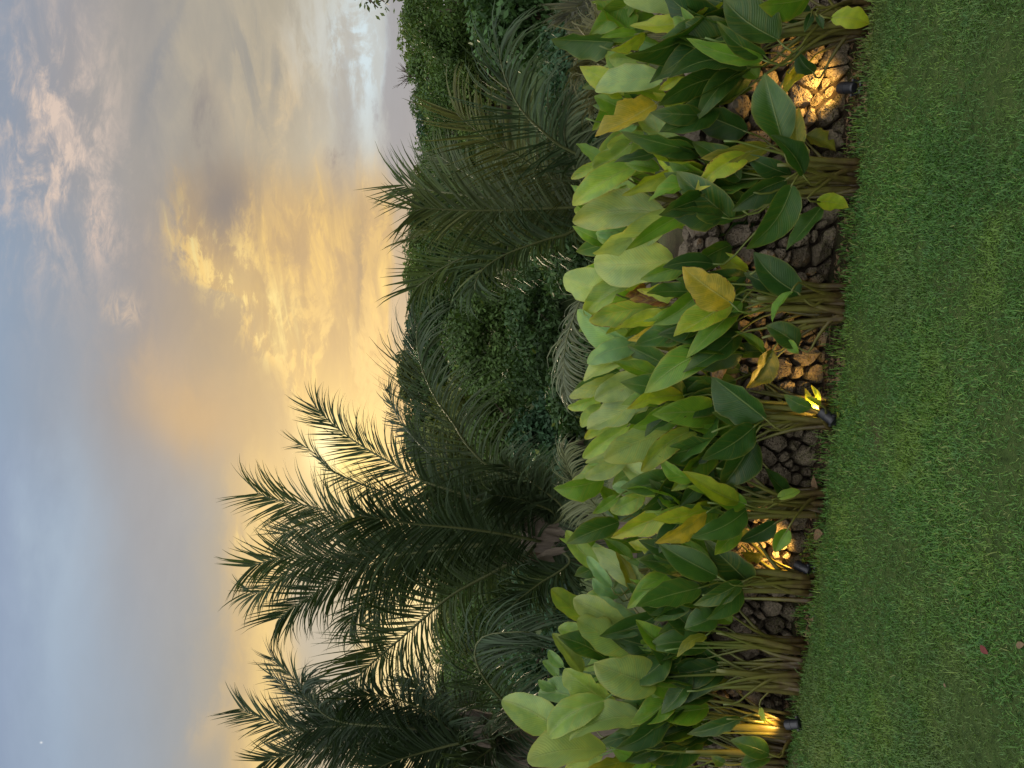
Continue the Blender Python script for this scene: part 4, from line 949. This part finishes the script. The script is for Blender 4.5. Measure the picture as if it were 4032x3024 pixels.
# thick flat sheathed stalks that the lamps light
def sheath(cl, x0, y0, x1, y1, wpx, off=.02):
    d = edge_depth(y0)+off; a, b = P(x0, y0, d), P(x1, y1, d+.05); r = wpx/F*d/2
    pts = spline([a, a.lerp(b, .5)+Vector((.006, 0, 0)), b], 9); V, Fa = tube(pts, [r*(.8+.2*math.sin(min(1, i/3)*1.57))*(1-.45*max(0, i-4)/4) for i in range(9)], 8, .45)
    o = mesh_obj('stalk', [v-cl.base for v in V], Fa, M_STEM, cl.root, True, attr=[.08+.3*(i//8)/8 for i in range(len(V))]); return o
for ci, row in ((8, (3112, 2877, 2780, 2862, 34)), (8, (3090, 2842, 2760, 2720, 15)), (8, (3125, 2815, 2700, 2745, 15)), (7, (3180, 2690, 2820, 2640, 30)), (7, (3190, 2735, 2800, 2700, 24)), (5, (3188, 2275, 2900, 2245, 30)), (5, (3192, 2310, 2880, 2290, 26)),
                (5, (3186, 2330, 2860, 2330, 22)), (4, (3225, 1990, 2950, 1975, 28)), (4, (3235, 2030, 2920, 2040, 24)), (2, (3340, 1180, 2980, 1175, 32)), (2, (3345, 1215, 2960, 1220, 28)), (2, (3330, 1260, 3000, 1330, 18)), (3, (3270, 1660, 2960, 1640, 26)),
                (3, (3262, 1625, 2960, 1600, 22)), (1, (3395, 660, 3060, 650, 28)), (1, (3400, 700, 3040, 705, 30)), (1, (3390, 740, 3040, 770, 26)), (9, (3100, 2975, 2700, 2960, 24)), (0, (3400, 90, 3050, 130, 26)), (0, (3395, 50, 3040, 70, 26)), (6, (3150, 2560, 2820, 2490, 24))):
    sheath(CL_F[ci], *row)

# small leaves caught in the beam of the middle lamp
f0 = on_ground(3304, 1655)+Vector((0, 0, .035)); bd = (wp(3085, 1490)+Vector((0, -.05, 0))-f0).normalized(); sx_ = Vector((1, 0, 0))
for q, (a_, b_, w_, k_) in enumerate((((.095, -.03), (.21, .03), .040, 'Y'), ((.085, .025), (.16, .075), .028, 'Y'), ((.13, -.05), (.24, -.03), .030, 'M'))):
    leaf(CL_F[3], f0+bd*a_[0]+sx_*a_[1]+Vector((0, .01, 0)), f0+bd*b_[0]+sx_*b_[1]+Vector((0, -.02+.01*q, 0)), w_, k_, gx, 20-20*q, stem=False)
# ------------------------------------------------------------------ grass, weeds, fallen leaves
def make_grass():
    g = np.random.default_rng(5); n = 340000
    x = g.uniform(-2.9, 2.9, n); q = g.random(n)**.8; ye = 3.75-.25*x+.03*x*x
    y = 1.5+(ye+.02-1.5)*q+g.normal(0, .012, n)
    z = np.full(n, .006)
    dist = ye-y
    vec = [mnoise.noise(Vector((a*1.3, b*1.3, 2.2))) for a, b in zip(x[::8], y[::8])]
    pat = np.repeat(np.array(vec), 8)[:n]
    bare = np.array([mnoise.noise(Vector((a*2.1, b*3.3, 9.2))) for a, b in zip(x[::4], y[::4])]); bare = np.repeat(bare, 4)[:n]
    order = np.arange(n); x = np.repeat(x[::8], 8)[:n]+g.normal(0, .016, n); y = np.repeat(y[::8], 8)[:n]+g.normal(0, .016, n)
    ye = 3.75-.25*x+.03*x*x; dist = ye-y
    wob = np.array([mnoise.noise(Vector((a*4, 0, 3)))+.6*mnoise.noise(Vector((a*13, 0, 7))) for a in x])*.11
    keep = (dist > wob) & (g.random(n) < np.clip(.45+dist*1.6, 0, 1)) & ~((bare > .40) & (g.random(n) < .75))
    x, y, z, dist, pat = x[keep], y[keep], z[keep], dist[keep], pat[keep]; n = len(x)
    ln = g.uniform(.010, .030, n)*(1+.25*pat); ln *= np.where(g.random(n) < .02, 2.0, 1); ln *= np.where(dist < .10, g.uniform(.5, 1.5, n), 1)
    an = g.uniform(0, 2*np.pi, n); lean = g.uniform(.45, 1.7, n); wd = g.uniform(.0008, .0019, n)
    dx_, dy_ = np.cos(an), np.sin(an)
    base = np.stack([x, y, z], 1); side = np.stack([-dy_, dx_, g.normal(0, .3, n)], 1)*wd[:, None]
    m = base+np.stack([dx_*np.sin(lean*.6), dy_*np.sin(lean*.6), np.cos(lean*.6)], 1)*(ln*.55)[:, None]
    t = m+np.stack([dx_*np.sin(lean*1.35), dy_*np.sin(lean*1.35), np.cos(lean*1.35)], 1)*(ln*.5)[:, None]
    V = np.stack([base-side*.8, base+side*.8, m+side, m-side, t+side*.12, t-side*.12], 1).reshape(-1, 3)
    i0 = (np.arange(n)*6)[:, None]; Fa = np.concatenate([i0+np.array([[0, 1, 2, 3]]), i0+np.array([[3, 2, 4, 5]])], 0)
    tint = np.repeat(np.clip(g.normal(.42, .26, n)+pat*.35, 0, 1), 6)
    o = big_mesh('grass', V, Fa, M_GRASS, None, tint); tag(o, 'short green mown lawn grass in the foreground', 'grass', kind='stuff')
make_grass()
def tuft_mesh(n, h, spread, g):
    V, Fa = [], []
    for i in range(n):
        an = g.uniform(0, 6.28); l = h*g.uniform(.5, 1.1); b = Vector((g.gauss(0, spread), g.gauss(0, spread), 0)); d = Vector((math.cos(an), math.sin(an), 0)); s = Vector((-d.y, d.x, 0))*.0022
        o = len(V); le = g.uniform(.2, .8)
        m = b+d*l*.25*le+Vector((0, 0, l*.6)); t = b+d*l*.8*le+Vector((0, 0, l*.95)); V += [b-s, b+s, m+s, m-s, t]; Fa += [(o, o+1, o+2, o+3), (o+3, o+2, o+4)]
    return V, Fa
gw = random.Random(31)
ac = Acc()
for i in range(700):                               # long thin grass along the edge of the bed
    x = gw.uniform(-2.5, 2.2); y = edge_y(x)+gw.gauss(.03, .08); V, Fa = tuft_mesh(gw.randint(4, 9), gw.uniform(.015, .06), .03, gw)
    ac.add([v+Vector((x, y, -.01)) for v in V], Fa, gw.uniform(.2, 1.0))
o = ac.obj('edge_grass', M_GRASS, None, False); tag(o, 'thin straggly grass along the edge of the bed', 'grass', kind='stuff')
ac = Acc()
for i in range(1600):                               # crumbs of soil and dead bits on the bed
    x = gw.uniform(-2.5, 2.2); y = edge_y(x)+gw.uniform(-.01, .24); s = gw.uniform(.004, .014); c = Vector((x, y, -.016))
    a = Vector((gw.gauss(0, 1), gw.gauss(0, 1), gw.gauss(0, .35))).normalized()*s*gw.uniform(1, 2.4); b = Vector((gw.gauss(0, 1), gw.gauss(0, 1), abs(gw.gauss(0, .6)))).normalized()*s
    ac.add([c-a, c+b, c+a, c-b*.6+Vector((0, 0, s))], [(0, 1, 2), (0, 2, 3), (0, 3, 1), (1, 3, 2)])
o = ac.obj('leaf_litter', M_DEAD, None, False); tag(o, 'brown leaf litter and crumbs on the bed', 'litter', kind='stuff')
def weed(x, y, lab, n=9, s=.022, z=.0, col=(.20, .30, .04)):
    p = on_ground(x, y); root = empty('weed', (p.x, p.y, -.02)); tag(root, lab, 'weed')
    for i in range(n):
        an = gw.uniform(0, 6.28); h = gw.uniform(.01, .07); b = Vector((gw.gauss(0, .035), gw.gauss(0, .03), h)); d = Vector((math.cos(an), math.sin(an), gw.uniform(-.2, .5))).normalized(); L = s*gw.uniform(.7, 1.3)
        si = d.cross(Vector((0, 0, 1))).normalized()*L*.32; V = [b, b+d*L*.45+si, b+d*L, b+d*L*.45-si, b+d*L*.5+Vector((0, 0, -.002))]
        o = mesh_obj('leaf', V, [(0, 1, 4), (1, 2, 4), (2, 3, 4), (3, 0, 4)], M_FOL, root); o.color = col+(1,)
        V, Fa = tube([Vector((b.x*.3, b.y*.3, 0)), b], [.0012, .0008], 4); o = mesh_obj('stem', V, Fa, M_FOL, root); o.color = col+(1,)
weed(3190, 2130, 'small bright weed on the soil at the foot of the brightest stones', 14)
weed(3195, 2205, 'tiny bright weed right beside the spotlight on the brightest stones', 9)
weed(3340, 1010, 'small two-leaved weed on the lawn edge below the bare wall', 5, .03, col=(.08, .16, .04))
weed(3240, 1990, 'small green seedling at the foot of the bright upright clump', 8, .03, col=(.07, .15, .05))
weed(3300, 1610, 'small round-leaved weed glowing in front of the middle spotlight', 6, .035, col=(.22, .30, .05))
def fallen(x, y, L, an, mat, lab, cat='leaf'):
    p = on_ground(x, y, .02); a = Vector((math.cos(an), math.sin(an), .12)); s = Vector((-a.y, a.x, .2)); V, Fa = [], []
    for i in range(6):
        t = i/5; w_ = .32*L*math.sin(math.pi*min(.97, t+.03))**.8
        for c in (-1, 0, 1): V.append(a*(t-.5)*L+s*w_*c+Vector((0, 0, .25*w_*abs(c)+.05*L*math.sin(t*3))))
    for i in range(5):
        for j in range(2): Fa.append((i*3+j, i*3+j+1, i*3+4+j, i*3+3+j))
    o = mesh_obj('fallen_leaf', V, Fa, mat, None); o.location = (p.x, p.y, .024); tag(o, lab, cat)
fallen(3880, 2557, .038, 1.1, M_RED, 'dark red fallen leaf on the lawn at the left')
fallen(4022, 2540, .035, 2.0, M_DEAD, 'pale dry fallen leaf at the bottom edge of the lawn')
fallen(3725, 2698, .016, .4, M_DEAD, 'tiny orange-brown fallen leaf on the left of the lawn')
fallen(3215, 1905, .08, .3, M_DEAD, 'curled tan dead leaf on the soil left of the bare stones')
fallen(3225, 2105, .09, 1.9, M_DEAD, 'pointed tan dead leaf on the soil by the bright upright clump')
